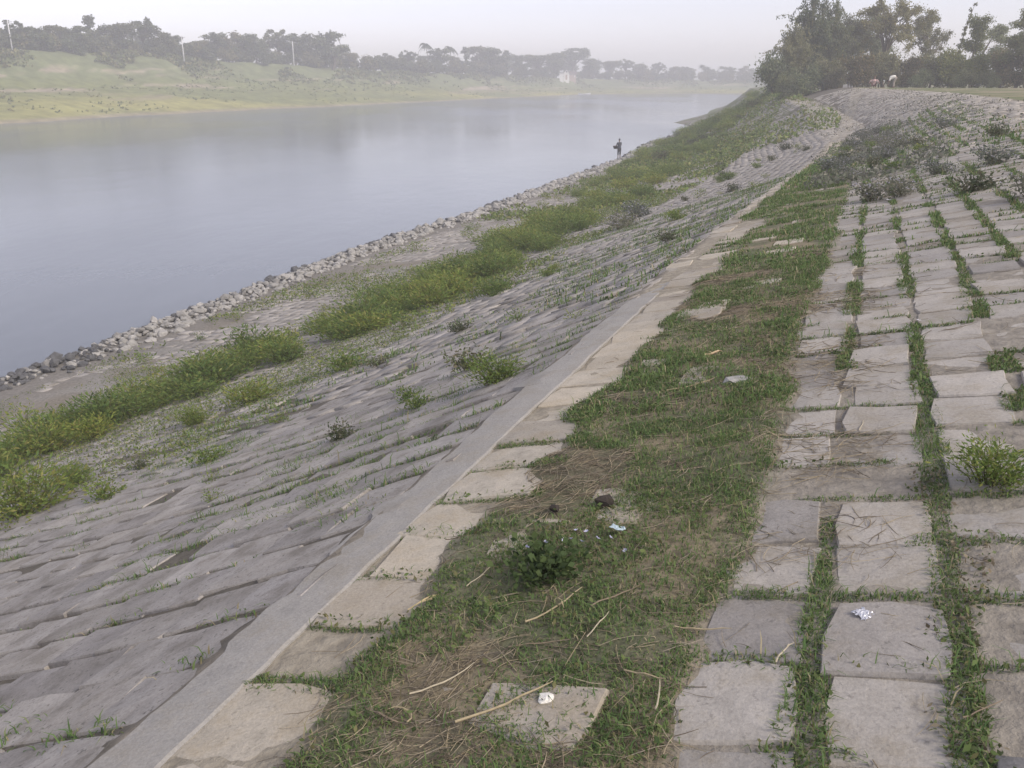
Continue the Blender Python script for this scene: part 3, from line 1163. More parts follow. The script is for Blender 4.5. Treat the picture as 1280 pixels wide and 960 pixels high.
# single plants that one can point to
SINGLE = [('near', 0, 6.10, -2.55, .50, 'upright yellow-green bush alone beside the grey concrete strip'),
          ('near', 1, 6.55, -8.8, 1.15, 'large leafy green bush at the left edge below the paving'),
          ('near', 2, 7.45, -9.0, .62, 'thin yellowish weed just right of the large left edge bush'),
          ('dark', 2, 11.7, -7.6, 1.15, 'low rounded dark green tuft alone on the bare paved slope'),
          ('near', 0, 9.9, -9.15, .62, 'loose pale green weed in front of the dense band'),
          ('bush', 3, 10.8, -8.7, .72, 'dull olive weed clump leaning out of the band onto the blocks'),
          ('sprout', 0, 15.4, -8.4, 1.2, 'small bright green sprout on the blocks below the band'),
          ('bush', 4, 17.2, -7.2, .82, 'tall light green weed jutting from the band onto the paving'),
          ('sprout', 1, 18.6, -8.3, 1.2, 'pale green sprout beside the tall light green weed'),
          ('aster', 0, 27.5, -7.1, 1.5, 'grey-green bush dotted with white flowers at the band edge'),
          ('aster', 1, 31.5, -7.6, 1.7, 'broad grey flowering bush behind the white dotted bush'),
          ('dark', 0, 23.5, -4.6, 1.0, 'dark tuft on the middle of the far paved slope'),
          ('sprout', 2, 8.4, -2.6, .5, 'small sprout at the lower edge of the concrete strip'),
          ('sprout', 3, 6.0, -5.4, .38, 'tiny pale sprout between two blocks of the left slope'),
          ('dark', 1, 11.0, -6.5, .6, 'tiny green tuft right of the low rounded dark tuft'),
          ('near', 2, 3.42, .56, .34, 'leafy dark green weed in the joint at the right edge'),
          ('dark', 1, 12.8, 1.23, .95, 'bushy green weed on the upper slope right of the joints')]
for kd, k, u, s, size, lb in SINGLE:
    plant(kd, k, u, s, size, lb)
# flowering weeds over the hump and the upper slope
WD = [(38.2, -.8), (49.2, -.4), (30.1, .5), (27.4, 1.2), (16.4, 1.1), (11.2, 1.75), (23.9, 1.1), (25.0, -.85), (13.9, .5), (22.3, 2.6), (16.1, 1.85),
      (14.3, .12), (45.1, .7), (31.5, 2.1), (28, -.2), (33, .1), (35, .9), (42, .2), (20, .5), (26, .4), (36, -.3),
      (30, -.6), (37, .6), (48, .3), (32, -.9), (22, -.5), (41, -.6), (44, -.9), (29, .9), (34, .5), (39, .0), (27, -.6), (46, -.3), (24, .2), (40, .7), (19.5, -.2)]
for i, (u, s) in enumerate(WD):
    k = 'aster' if i % 3 else 'dark'
    if k == 'aster':
        plant('aster', i, u, s, r.uniform(.55, .9) * (1 + .008 * u), 'grey-green flowering weed on the %s upper paving, %s' % ('nearer' if u < 24 else 'middle' if u < 36 else 'farthest', 'along the turf strip' if s < .1 else 'higher up the slope' if s > 1 else 'in the weed patch'), 'flowering weeds on the upper slope')
    else:
        plant('dark', i, u, s, r.uniform(.5, .8) * (1 + .008 * u), 'dark leafy weed on the %s upper paving, %s' % ('nearer' if u < 24 else 'middle' if u < 36 else 'farthest', 'along the turf strip' if s < .1 else 'higher up the slope' if s > 1 else 'in the weed patch'), 'dark weeds on the upper slope')
# scattered tufts on the lower slope
for i in range(46):
    u = 5 + 50 * r.random() ** 1.4
    s = r.uniform(-8.4, -2.6)
    kd = r.choice(('sprout', 'dark', 'dark'))
    plant(kd, i, u, s, r.uniform(.3, .7) * (1 + .018 * u), ('small weed tuft in a seam of the %s lower slope, %s' % ('near' if u < 14 else 'middle' if u < 30 else 'far', 'close to the grey strip' if s > -4.5 else 'close to the green band' if s < -6.5 else 'halfway down')), 'weed tufts on the lower slope')
for i in range(34):
    u = 9 + 60 * r.random() ** 1.3
    w_ = float(ip(u, SW))
    hi_ = float(ip(u, BHI))
    s = r.uniform(w_ + 2.2, max(w_ + 2.4, hi_ + .5))
    plant('sprout', i, u, s, r.uniform(.7, 1.5), 'low weed on the pale ground between the band and the stones', 'weeds on the pale toe of the slope')
for i in range(20):
    u = 66 + 60 * r.random()
    s = r.uniform(float(ip(u, SW)) + 3, float(ip(u, S0K)) - 1)
    plant('dark', i, u, s, r.uniform(1.6, 2.8), 'dull low bush on the distant slope beyond the hump', 'bushes beyond the hump')

# leafy herb with lilac flowers in the turf strip
lil = plant_meshes(150, .10, .16, 26, 620, .027, [(.085, .125, .045), (.105, .145, .05), (.07, .105, .04)], 0, .7, .75)
x, y = xy(2.68, -.93)
herb_ = tag(ob('flowering_herb', None, None, (x, y, float(soil_height(np.array([2.68]), np.array([-.93]))[0]))),
            'leafy green herb with small lilac white flowers in the turf', 'flower')
ob('stem', lil[0], herb_)
ob('foliage', lil[1], herb_)
x, y = xy(2.74, -1.02)
FL = [(.02, .16), (.05, .19), (.09, .17), (.11, .20), (.15, .17), (-.05, .15), (-.12, .10), (.20, .18), (.07, .22), (.25, .10)]
for i, (a, b) in enumerate(FL):
    mb = MB()
    for k in range(7):
        t = 6.283 * k / 7 + r.uniform(-.2, .2)
        e = r.uniform(.008, .012)
        ca, sa = math.cos(t), math.sin(t)
        mb.add([(0, 0, 0), (ca * e * .6 - sa * e * .35, sa * e * .6 + ca * e * .35, .004), (ca * e, sa * e, .006), (ca * e * .6 + sa * e * .35, sa * e * .6 - ca * e * .35, .004)],
               [[0, 1, 2, 3]], (.62, .62, .78))
    mb.tube([(0, 0, 0), (.004, 0, -.03), (.0, .004, -.07)], .0012, 3, (.10, .13, .05))
    o = ob('flowers', mb.build('flowers', [M['petal']]), herb_, (a + .06, b - .02, r.uniform(.05, .085)), (r.gauss(0, .4), r.gauss(0, .4), 0))

# ------------------------------------------------------------------ single small things on the path
def place(o, u, s, dz=0.0, rot=(0, 0, 0)):
    x, y = xy(u, s)
    z = max(float(soil_height(np.array([u]), np.array([s]))[0]), float(zt(u, s)))
    o.location = (x, y, z + dz)
    o.rotation_euler = rot
    return o


V, F = stone_variant(900, .6)
o = ob('pebble', mesh('pebble', V, F, [M['stone']], col=np.tile((.75, .73, .66), (len(V), 1))), sc=.048)
place(o, 1.97, -.67, .012, (0, 0, .6))
tag(o, 'small cream white stone lying on the turf near the bottom edge', 'stone')
V, F = stone_variant(911, .35)
o = ob('flat_stone', mesh('flat_stone', V, F, [M['stone']], col=np.tile((.36, .35, .33), (len(V), 1))), sc=(.24, .13, .16))
place(o, 4.93, -.53, .008, (0, 0, .2))
tag(o, 'flat grey stone slab at the right edge of the turf strip', 'stone')
for (u, s, q, lb) in ((3.29, -.87, .075, 'dark brown lump of earth on the turf above the lilac flowers'),
                      (3.20, -1.06, .045, 'small brown clod at the left of the dark earth lump')):
    V, F = stone_variant(920 + int(q * 1000), .7)
    rr2 = random.Random(5)
    V = V * (1 + np.array([[rr2.uniform(-.1, .1)] for _ in V]))
    o = ob('earth_clod', mesh('earth_clod', V, F, [M['soil']], col=np.tile((.05, .042, .035), (len(V), 1))), sc=q * 1.25)
    place(o, u, s, .02, (0, 0, 1))
    tag(o, lb, 'clod')


def crumple(name, seed, size, col_, rough, metal=0.0, n=7, hgt=.5):
    r = random.Random(seed)
    V = []
    for i in range(n):
        for j in range(n):
            x, y = (i / (n - 1) - .5) * size, (j / (n - 1) - .5) * size
            V.append((x * r.uniform(.8, 1.1) + r.gauss(0, size * .04), y * r.uniform(.8, 1.1) + r.gauss(0, size * .04), abs(r.gauss(0, size * .13)) * hgt * 2))
    F = [[i * n + j, (i + 1) * n + j, (i + 1) * n + j + 1, i * n + j + 1] for i in range(n - 1) for j in range(n - 1)]
    me = mesh(name, V, F, [], col=np.tile(col_, (len(V), 1)))
    m = vcol(name + '_film', rough, 0, None, .5)
    m.node_tree.nodes['Principled BSDF'].inputs['Metallic'].default_value = metal
    me.materials.append(m)
    o = ob(name, me)
    sol = o.modifiers.new('thickness', 'SOLIDIFY')
    sol.thickness = .0008
    return o


o = crumple('foil_wrapper', 3, .05, (.62, .63, .66), .4, .5, 13, .3)
place(o, 2.47, .15, .012, (0, 0, .5))
tag(o, 'crumpled silvery wrapper beside the grassy joint', 'wrapper')
o = crumple('plastic_scrap', 4, .05, (.42, .52, .55), .5, 0, 6, .35)
place(o, 3.0, -.74, .03, (.1, .2, .9))
tag(o, 'pale blue plastic scrap among the lilac flowers', 'litter')
o = crumple('paper_scrap', 6, .06, (.75, .74, .72), .8, 0, 5, .3)
place(o, 17.6, -.75, .05, (0, .2, .4))
tag(o, 'white paper scrap far up the turf strip', 'litter')
o = crumple('paper_scrap', 8, .09, (.72, .72, .72), .8, 0, 5, .2)
place(o, 13.6, .33, .03, (0, .1, .4))
tag(o, 'white scrap on the paving beside the far grassy joints', 'litter')
o = crumple('paper_scrap', 9, .025, (.75, .72, .72), .8, 0, 5, .3)
place(o, 6.0, .42, .012, (0, .2, .4))
tag(o, 'tiny white scrap in the grassy joint of the paving', 'litter')

# curled maize husk
mb = MB()
n_ = 12
V = []
for i in range(n_):
    t = i / (n_ - 1)
    wd = .004 + .016 * max(0, t - .35) ** .8 * (1 - .55 * max(0, t - .8) / .2)
    cx_ = .13 * t
    cz_ = .012 + .022 * math.sin(t * 2.4)
    for k in range(5):
        a = (k / 4 - .5) * 2.4
        V.append((cx_, wd * math.sin(a) * 1.2 + .02 * t * t, cz_ - wd * math.cos(a) * .8))
F = [[i * 5 + k, (i + 1) * 5 + k, (i + 1) * 5 + k + 1, i * 5 + k + 1] for i in range(n_ - 1) for k in range(4)]
o = ob('dry_husk', mesh('dry_husk', V, F, [M['straw']], col=np.tile((.52, .42, .24), (len(V), 1)), smooth=True))
place(o, 2.42, -1.36, .012, (0, 0, R(25)))
tag(o, 'curled tan dry husk on the turf beside the pale blocks', 'husk')

# larger dry stalks, each its own thing
def stalk(u, s, L, ang, rad, bend, col_, lb, split=0):
    mb = MB()
    pts = []
    r2 = random.Random(int(u * 1000 + L * 777))
    for k in range(7):
        t = k / 6
        a = ang + bend * (t - .5)
        pts.append((pts[-1][0] + L / 6 * math.cos(a), pts[-1][1] + L / 6 * math.sin(a), 0) if pts else (0, 0, 0))
    x0, y0 = xy(u, s)
    W = []
    for k, q in enumerate(pts):
        wx, wy = x0 + q[0] - pts[3][0], y0 + q[1] - pts[3][1]
        uu, ss = us(wx, wy)
        z = max(float(soil_height(np.array([uu]), np.array([ss]))[0]), float(zt(uu, ss)) - .003)
        W.append(Vector((wx, wy, z + rad + .010 + .006 * r2.random())))
    c0 = W[3].copy()
    W = [w_ - c0 for w_ in W]
    rad *= .72
    mb.tube(W, [rad * 1.1, rad, rad * .95, rad, rad * .85, rad * .7, rad * .35], 5, col_)
    for k in range(split):
        i = r2.randrange(2, 6)
        d = Vector((r2.gauss(0, 1), r2.gauss(0, 1), .25)).normalized() * L * r2.uniform(.12, .25)
        mb.tube([W[i], W[i] + d * .5 + Vector((0, 0, .004)), W[i] + d], [rad * .6, rad * .5, rad * .2], 4, col_)
    o = ob('dry_stalk', mb.build('dry_stalk', [M['straw']]), None, c0)
    tag(o, lb, 'stalk')
    return o


TAN, PALE, BRN = (.42, .35, .22), (.52, .46, .33), (.25, .20, .14)
stalk(2.44, -.80, .26, R(38), .0045, .3, TAN, 'long tan stalk lying below the leafy herb in the turf')
stalk(2.52, -.62, .20, R(30), .004, -.3, BRN, 'brown stalk crossing just right of the long tan stalk')
stalk(1.93, -.78, .30, R(20), .006, .15, TAN, 'thick tan stalk pointing at the cream white stone')
stalk(2.02, -1.02, .22, R(25), .004, .5, PALE, 'pale bent stalk on the bare sandy patch')
stalk(1.83, -1.12, .16, R(-40), .005, .2, BRN, 'short brown stub in the straw heap at bottom left', 2)
stalk(1.88, -1.07, .14, R(120), .003, 2.8, TAN, 'looped tan stem curling over the bare patch')
stalk(2.36, -.30, .17, R(-15), .0035, .2, TAN, 'thin tan stalk lying across the block beside the joint')
stalk(2.26, -.06, .11, R(50), .0035, -.6, PALE, 'pale forked stalk on the grey block edge', 1)
stalk(2.34, -.62, .15, R(55), .003, .3, PALE, 'straight pale straw on the small bare block')
stalk(2.64, -1.17, .16, R(55), .003, .1, PALE, 'slim pale straw leaning over the left turf edge', 1)
stalk(2.98, -1.42, .14, R(-35), .003, .2, BRN, 'thin dark twig lying on the pale row of blocks')
stalk(4.9, -.80, .30, R(8), .0055, .2, TAN, 'tan stalk beside the flat grey stone')
stalk(5.6, -.78, .16, R(30), .011, 1.2, (.50, .38, .24), 'crumpled tan leaf stalk on the middle of the strip', 2)
stalk(2.05, .42, .12, R(18), .003, .1, BRN, 'thin brown twig on the bottom right block', 1)
stalk(2.02, -.36, .13, R(75), .0035, .2, PALE, 'pale stalk standing out of the straw by the right turf edge')
stalk(4.1, .12, .12, R(60), .003, .2, PALE, 'single pale straw resting against the first grassy joint')
stalk(2.22, -.78, .20, R(-4), .003, .1, BRN, 'dark thin twig lying across the turf above the white stone')
stalk(2.1, -.42, .13, R(-35), .004, .15, TAN, 'tan straw lying over the small grey patch in the turf')

# ------------------------------------------------------------------ trees
def limb(mb, a, b, r0, r1, k=5, sag=0.0, c=(.16, .13, .10), seed=0):
    a, b = Vector(a), Vector(b)
    rr_ = random.Random(seed)
    L = (b - a).length
    off = Vector((rr_.gauss(0, .07), rr_.gauss(0, .07), -sag)) * L
    pts = [a + (b - a) * t + off * math.sin(math.pi * t) for t in (0, .3, .6, 1)]
    mb.tube(pts, [r0, r0 * .8 + r1 * .2, r0 * .4 + r1 * .6, r1], k, c)
    return pts


def clumps_to_leaves(cl, nleaf, leaf, pal, g, droop=0.0, fuzz=.14):
    """cl: (x,y,z,rx,rz) clumps; leaves fill each clump, denser near its skin"""
    cl = np.array(cl)
    wgt = cl[:, 3] ** 2 * cl[:, 4]
    k = g.choice(len(cl), nleaf, p=wgt / wgt.sum())
    d = g.normal(0, 1, (nleaf, 3))
    d /= np.linalg.norm(d, axis=1)[:, None]
    q = g.random((nleaf, 1)) ** .45
    # ragged skin: push the radius in and out by direction
    lump = 1 + .28 * np.sin(d[:, :1] * 5 + k[:, None]) * np.cos(d[:, 1:2] * 4 + 2 * k[:, None]) + g.normal(0, fuzz, (nleaf, 1))
    c = cl[k]
    p = c[:, :3] + d * q * lump * np.stack([c[:, 3], c[:, 3], c[:, 4]], -1)
    a = g.normal(0, 1, (nleaf, 3)) + np.array((0, 0, -droop))
    a /= np.linalg.norm(a, axis=1)[:, None]
    b = np.cross(a, g.normal(0, 1, (nleaf, 3)))
    b /= np.linalg.norm(b, axis=1)[:, None]
    sz = leaf * g.uniform(.6, 1.4, (nleaf, 1))
    V = np.stack([p - a * sz, p + b * sz * .55, p + a * sz, p - b * sz * .55], 1).reshape(-1, 3)
    F = np.arange(4 * nleaf).reshape(-1, 4)
    pal = np.array(pal)
    tone = (.8 + .4 * g.random(len(cl)))[k][:, None]
    C = np.repeat(pal[g.integers(0, len(pal), nleaf)] * tone * g.uniform(.75, 1.25, (nleaf, 1)), 4, 0)
    return V, F, C


PAL_T = [(.12, .145, .075), (.145, .165, .085), (.10, .125, .068), (.17, .175, .095)]
PAL_O = [(.16, .165, .085), (.19, .185, .095), (.14, .148, .078), (.22, .20, .11)]
PAL_Y2 = [(.13, .14, .045), (.11, .125, .045), (.16, .155, .055), (.09, .11, .04)]
PAL_BR = [(.14, .105, .055), (.11, .095, .05), (.085, .085, .04), (.16, .12, .065)]


def tree_meshes(kind, seed, nleaf, leaf, pal=PAL_T):
    """trunk and crown of a tree one metre high (scaled when planted)"""
    r = random.Random(seed)
    g = np.random.default_rng(seed)
    mb = MB()
    cl = []
    bark = (.15, .125, .10)
    if kind == 'round':                       # broad leafy tree
        top = (r.gauss(0, .03), r.gauss(0, .03), .42)
        limb(mb, (0, 0, -.02), top, .030, .020, 6, 0, bark, seed)
        for k in range(9):
            a = 6.283 * k / 9 + r.uniform(-.3, .3)
            q = r.uniform(.12, .30)
            e = (math.cos(a) * q, math.sin(a) * q, r.uniform(.45, .88))
            limb(mb, (top[0], top[1], r.uniform(.25, .42)), e, .014, .004, 4, -.05, bark, seed + k)
            cl.append((e[0], e[1], e[2], r.uniform(.10, .19), r.uniform(.07, .13)))
        for k in range(14):
            a, q = r.uniform(0, 6.283), r.uniform(.04, .30)
            cl.append((math.cos(a) * q, math.sin(a) * q, r.uniform(.22, .82), r.uniform(.08, .16), r.uniform(.06, .12)))
        cl.append((0, 0, .9, .10, .09))
    elif kind == 'umbrella':                  # rain tree: forked trunk, flat layered top
        top = (r.gauss(0, .03), r.gauss(0, .03), .40)
        limb(mb, (0, 0, -.02), top, .030, .020, 6, 0, bark, seed)
        for k in range(12):
            a = 6.283 * k / 12 + r.uniform(-.25, .25)
            q = r.uniform(.18, .50)
            e = (math.cos(a) * q, math.sin(a) * q, r.uniform(.70, .92) - .25 * q * q)
            limb(mb, top, e, .013, .004, 4, -.06, bark, seed + k)
            cl.append((e[0], e[1], e[2] + .01, r.uniform(.09, .16), r.uniform(.045, .085)))
            limb(mb, (e[0] * .6, e[1] * .6, .40 + (e[2] - .40) * .62), (e[0] * .8 + r.gauss(0, .08), e[1] * .8 + r.gauss(0, .08), e[2] - .08), .006, .003, 3, 0, bark, seed + 50 + k)
            cl.append((e[0] * .75 + r.gauss(0, .08), e[1] * .75 + r.gauss(0, .08), e[2] - .09, r.uniform(.06, .12), r.uniform(.03, .06)))
        cl.append((0, 0, .93, .18, .05))
    elif kind == 'spread':                    # open broad crown on many forking limbs
        top = (r.gauss(0, .03), r.gauss(0, .03), .34)
        limb(mb, (0, 0, -.02), top, .026, .018, 6, 0, bark, seed)
        for k in range(13):
            a = 6.283 * k / 13 + r.uniform(-.3, .3)
            q = r.uniform(.05, .36)
            zz = r.uniform(.62, .97) - .7 * q * q
            e = (math.cos(a) * q, math.sin(a) * q, zz)
            pts_ = limb(mb, top, e, .012, .003, 4, -.04, bark, seed + k)
            cl.append((e[0], e[1], e[2] - .01, r.uniform(.06, .11), r.uniform(.05, .08)))
            for j in range(3):
                f_ = (e[0] + r.gauss(0, .09), e[1] + r.gauss(0, .09), e[2] - r.uniform(-.02, .22))
                limb(mb, pts_[2], f_, .005, .002, 3, 0, bark, seed + 90 + 3 * k + j)
                cl.append((f_[0], f_[1], f_[2], r.uniform(.04, .085), r.uniform(.03, .06)))
    elif kind == 'tall':                      # narrow upright tree
        limb(mb, (0, 0, -.02), (r.gauss(0, .02), r.gauss(0, .02), .92), .022, .005, 6, 0, bark, seed)
        for k in range(16):
            z = r.uniform(.28, .95)
            a = r.uniform(0, 6.283)
            q = r.uniform(.03, .15) * (1.15 - .55 * z)
            e = (math.cos(a) * q, math.sin(a) * q, z)
            limb(mb, (0, 0, z - .09), e, .006, .002, 3, 0, bark, seed + k)
            cl.append((e[0], e[1], z, r.uniform(.06, .11), r.uniform(.05, .09)))
    elif kind == 'wispy':                     # thin leaning stem with a few tufts
        pts = [(0, 0, -.02), (.02, 0, .3), (.05, .01, .6), (.11, .01, .85), (.16, .0, 1.0)]
        mb.tube(pts, [.012, .010, .008, .005, .002], 4, bark)
        for k in range(9):
            t = .45 + .55 * k / 8
            cl.append((.02 + .14 * t * t + r.gauss(0, .02), r.gauss(0, .02), t, r.uniform(.018, .035), r.uniform(.02, .04)))
    elif kind == 'shrub':                     # wide tangled undergrowth
        for k in range(9):
            a, q = r.uniform(0, 6.283), r.uniform(.05, .55)
            e = (math.cos(a) * q, math.sin(a) * q, r.uniform(.35, .85))
            limb(mb, (e[0] * .3, e[1] * .3, -.02), e, .014, .004, 4, 0, bark, seed + k)
            cl.append((e[0], e[1], e[2] * .8, r.uniform(.20, .34), r.uniform(.15, .26)))
        for k in range(8):
            a, q = r.uniform(0, 6.283), r.uniform(0, .6)
            cl.append((math.cos(a) * q, math.sin(a) * q, r.uniform(.12, .35), r.uniform(.2, .3), r.uniform(.12, .2)))
    if kind == 'bamboo':
        cul = (.20, .19, .09)
        P, S_ = [], []
        for k in range(64):
            a = r.uniform(0, 6.283)
            bq = r.uniform(0, .08)
            long_ = k % 6 == 0
            out = r.uniform(.30, .55) if k % 5 == 1 else r.uniform(.04, .34)
            hh = (r.uniform(.9, 1.0) if long_ else r.uniform(.5, .88)) * (1 - .5 * max(0, out - .1))
            pts = []
            arch = r.uniform(1.55, 2.25)
            for i in range(9):
                t = i / 8
                e = bq + (out - bq) * t ** 2.2
                pts.append((math.cos(a) * e, math.sin(a) * e, hh * math.sin(t * arch)))
            mb.tube(pts, [.006, .006, .005, .005, .004, .003, .002, .0015, .001], 4, cul)
            for j in range(nleaf // 64):
                t = .10 + .90 * r.random()
                if t > .72 and r.random() < (.62 if long_ else .35):
                    continue
                i = min(7, int(t * 8))
                f = t * 8 - i
                p = [pts[i][c] * (1 - f) + pts[i + 1][c] * f for c in range(3)]
                w_ = .034 * (1.25 - t)
                P.append((p[0] + r.gauss(0, w_), p[1] + r.gauss(0, w_), p[2] + r.gauss(0, w_) - .014))
        P = np.array(P)
        V, F, C = clumps_to_leaves([(0, 0, 0, 1e-4, 1e-4)], len(P), leaf, pal, g, 1.3)
        V = V + np.repeat(P, 4, 0)
    elif kind == 'palm':
        pts = [(0, 0, -.02), (.01, 0, .3), (.03, .01, .6), (.05, .01, .86)]
        mb.tube(pts, [.016, .012, .010, .009], 6, (.2, .18, .15))
        VV, n = [], 0
        for k in range(18):
            a = 6.283 * k / 18 + r.uniform(-.15, .15)
            up0 = r.uniform(-.2, .9)
            L = r.uniform(.20, .26)
            prev = None
            for i in range(11):
                t = i / 10
                q = L * t * (1 - .25 * t * max(0, up0))
                zz = .86 + L * (up0 * t - 1.05 * t * t)
                c_ = np.array((.05 + math.cos(a) * q, .01 + math.sin(a) * q, zz))
                if prev is not None:
                    for sg_ in (-1, 1):
                        sd2 = np.array((-math.sin(a), math.cos(a), 0)) * sg_ * .055 * math.sin(math.pi * min(1, t + .12)) + np.array((0, 0, -.03))
                        VV += [prev, c_, c_ + sd2, prev + sd2 * .55]
                prev = c_
        V = np.array(VV)
        F = np.arange(len(V)).reshape(-1, 4)
        C = np.tile((.06, .08, .03), (len(V), 1)) * g.uniform(.7, 1.3, (len(V), 1))
    elif kind != 'bamboo':
        V, F, C = clumps_to_leaves(cl, nleaf, leaf, pal, g, .3, .26 if nleaf > 4000 else .12)
    return mb.build('trunk', [M['bark']]), mesh('crown', V, F, [M['plant']], col=C)


def tree(ms, pos, h, wide, label, group=None, name='tree', rz=None, cat='tree'):
    root = tag(ob(name, None, None, pos, (0, 0, r.uniform(0, 6.283) if rz is None else rz), (h * wide, h * wide, h)), label, cat, group)
    ob('trunk', ms[0], root)
    ob('crown', ms[1], root)
    return root


# the stand of trees at the end of the embankment
PAL_T2 = [tuple(1.45 * q for q in c) for c in PAL_T]
PAL_O2 = [(1.25 * c[0], 1.25 * c[1], 1.2 * c[2]) for c in PAL_O]
PAL_BR2 = [(1.45 * c[0], 1.65 * c[1], 1.7 * c[2]) for c in PAL_BR]
PAL_Y3 = [tuple(1.6 * q for q in c) for c in PAL_Y2]
TN = {'round': [tree_meshes('round', 200 + k, 15000, .0115, PAL_O2 if k % 2 else PAL_T2) for k in range(3)],
      'umbrella': [tree_meshes('spread', 210 + k, 12000, .011, PAL_O2) for k in range(2)],
      'bamboo': [tree_meshes('bamboo', 220 + k, 24000, .0115, PAL_O2 if k else PAL_T2) for k in range(2)],
      'tall': [tree_meshes('tall', 230 + k, 9000, .012, PAL_T2 if k else PAL_Y3) for k in range(2)],
      'wispy': [tree_meshes('wispy', 240, 420, .014, PAL_O2)],
      'shrub': [tree_meshes('shrub', 250 + k, 8000, .030, (PAL_O2, PAL_BR2, PAL_Y3, PAL_T2)[k]) for k in range(4)]}


def land(px, d):
    x, y = bearing(px, d)
    u, s = us(x, y)
    return Vector((x, y, float(soil_height(np.array([u]), np.array([s]))[0]) - .05))


def tree_at(kind, k, px, top_y, d, wide, label, group=None, name='tree'):
    """stands d metres off; tall enough for its top to reach the given row"""
    p = land(px, d)
    h = (YH - top_y) / FPX * d * .95 + CZ - p.z
    return tree(TN[kind][k], p, h, wide, label, group, name)


tree_at('bamboo', 0, 1034, 12, 106, .85, 'feathery bamboo rising between the wispy clump and the dense tree', None, 'bamboo_clump')
tree_at('bamboo', 0, 1010, 1, 104, .95, 'tall feathery bamboo clump with wispy top at the left of the stand', None, 'bamboo_clump')
tree_at('bamboo', 1, 990, 34, 100, 1.0, 'drooping bamboo clump leaning left over the river slope', None, 'bamboo_clump')
tree_at('shrub', 3, 972, 62, 98, .82, 'dark low leafy tree at the far left foot of the stand', None, 'leafy_tree')
tree_at('round', 0, 1002, 42, 106, .95, 'dense dark tree filled in behind the leaning bamboo', None, 'leafy_tree')
tree_at('round', 1, 1052, 26, 110, .95, 'dense grey-green tree right of the wispy bamboo', None, 'leafy_tree')
tree_at('umbrella', 0, 1106, 9, 108, .95, 'tall spreading tree with sky showing through its limbs', None, 'spreading_tree')
tree_at('round', 2, 1086, 24, 116, .8, 'leafy tree behind the two people on the crest', None, 'leafy_tree')
tree_at('umbrella', 1, 1152, 30, 112, .85, 'flat layered tree right of the tall spreading tree', None, 'spreading_tree')
tree_at('wispy', 0, 1190, 22, 108, 1.0, 'thin leaning stem poking above the shrubs', None, 'thin_tree')
tree_at('tall', 0, 1214, 32, 104, 1.05, 'upright yellowish tree right of the thin leaning stem', None, 'upright_tree')
tree_at('tall', 1, 1243, 39, 116, 1.15, 'narrow rounded grey tree between two darker ones', None, 'upright_tree')
tree_at('round', 0, 1292, 8, 92, .62, 'tall dark tree cut by the right edge of the picture', None, 'leafy_tree')
tree_at('tall', 1, 1270, 20, 96, 1.1, 'dark column of leaves beside the right edge tree', None, 'upright_tree')
for i, (px, ty, d, k, wd) in enumerate([(1032, 70, 96, 0, .8), (1066, 66, 97, 1, .8), (1100, 62, 98, 0, .8), (1132, 70, 99, 1, .8), (1160, 66, 100, 0, .8), (1190, 60, 98, 2, .75),
                                        (1222, 66, 97, 2, .75), (1252, 64, 98, 1, .75), (1282, 62, 96, 1, .75), (1010, 78, 94, 3, .8), (1046, 84, 93, 1, .8), (1150, 84, 95, 3, .8),
                                        (1204, 84, 94, 3, .7), (1238, 86, 93, 3, .7), (1118, 88, 95, 1, .7), (1320, 60, 96, 0, .8), (984, 88, 95, 3, .8)]):
    tree_at('shrub', k, px, ty, d, wd, ['tangled olive shrub at the foot of the tree stand', 'brownish tangled shrub at the foot of the tree stand',
                                        'yellow-green shrub at the foot of the tree stand', 'dark green shrub at the foot of the tree stand'][k],
            ['olive', 'brownish', 'yellow-green', 'dark'][k] + ' shrubs under the trees', 'shrub')

# the far tree line
TF = {'round': [tree_meshes('round', 300 + k, 3000, .030, PAL_O if k % 2 else PAL_T) for k in range(4)],
      'umbrella': [tree_meshes('spread', 310 + k, 2600, .028, PAL_T) for k in range(2)] + [tree_meshes('umbrella', 312, 2600, .028, PAL_T)],
      'tall': [tree_meshes('tall', 330 + k, 1100, .034, PAL_T) for k in range(2)],
      'palm': [tree_meshes('palm', 340, 0, 0)],
      'shrub': [tree_meshes('shrub', 350 + k, 1800, .065, PAL_O if k % 2 else PAL_T) for k in range(3)]}
FT = [(4, 44, 'round'), (30, 38, 'umbrella'), (52, 44, 'round'), (80, 42, 'round'), (104, 42, 'round'), (120, 31, 'tall'), (138, 40, 'round'), (160, 38, 'round'), (186, 31, 'umbrella'), (205, 42, 'round'),
      (228, 50, 'round'), (252, 56, 'round'), (272, 46, 'round'), (296, 45, 'round'), (322, 47, 'round'), (350, 42, 'umbrella'), (372, 46, 'round'), (392, 46, 'round'), (416, 43, 'round'), (440, 68, 'round'), (462, 72, 'round'),
      (484, 68, 'round'), (512, 64, 'umbrella'), (536, 53, 'palm'), (548, 62, 'round'), (564, 57, 'palm'), (582, 61, 'tall'), (600, 60, 'round'), (616, 61, 'round'), (632, 65, 'tall'), (652, 70, 'round'),
      (672, 70, 'round'), (692, 67, 'round'), (717, 62, 'umbrella'), (740, 74, 'round'), (762, 77, 'round'), (782, 74, 'umbrella'), (800, 80, 'round'), (822, 78, 'umbrella'), (842, 84, 'round'), (858, 84, 'round'),
      (876, 80, 'palm'), (884, 84, 'round'), (902, 82, 'palm'), (912, 84, 'round'), (930, 83, 'round'), (950, 84, 'round')]
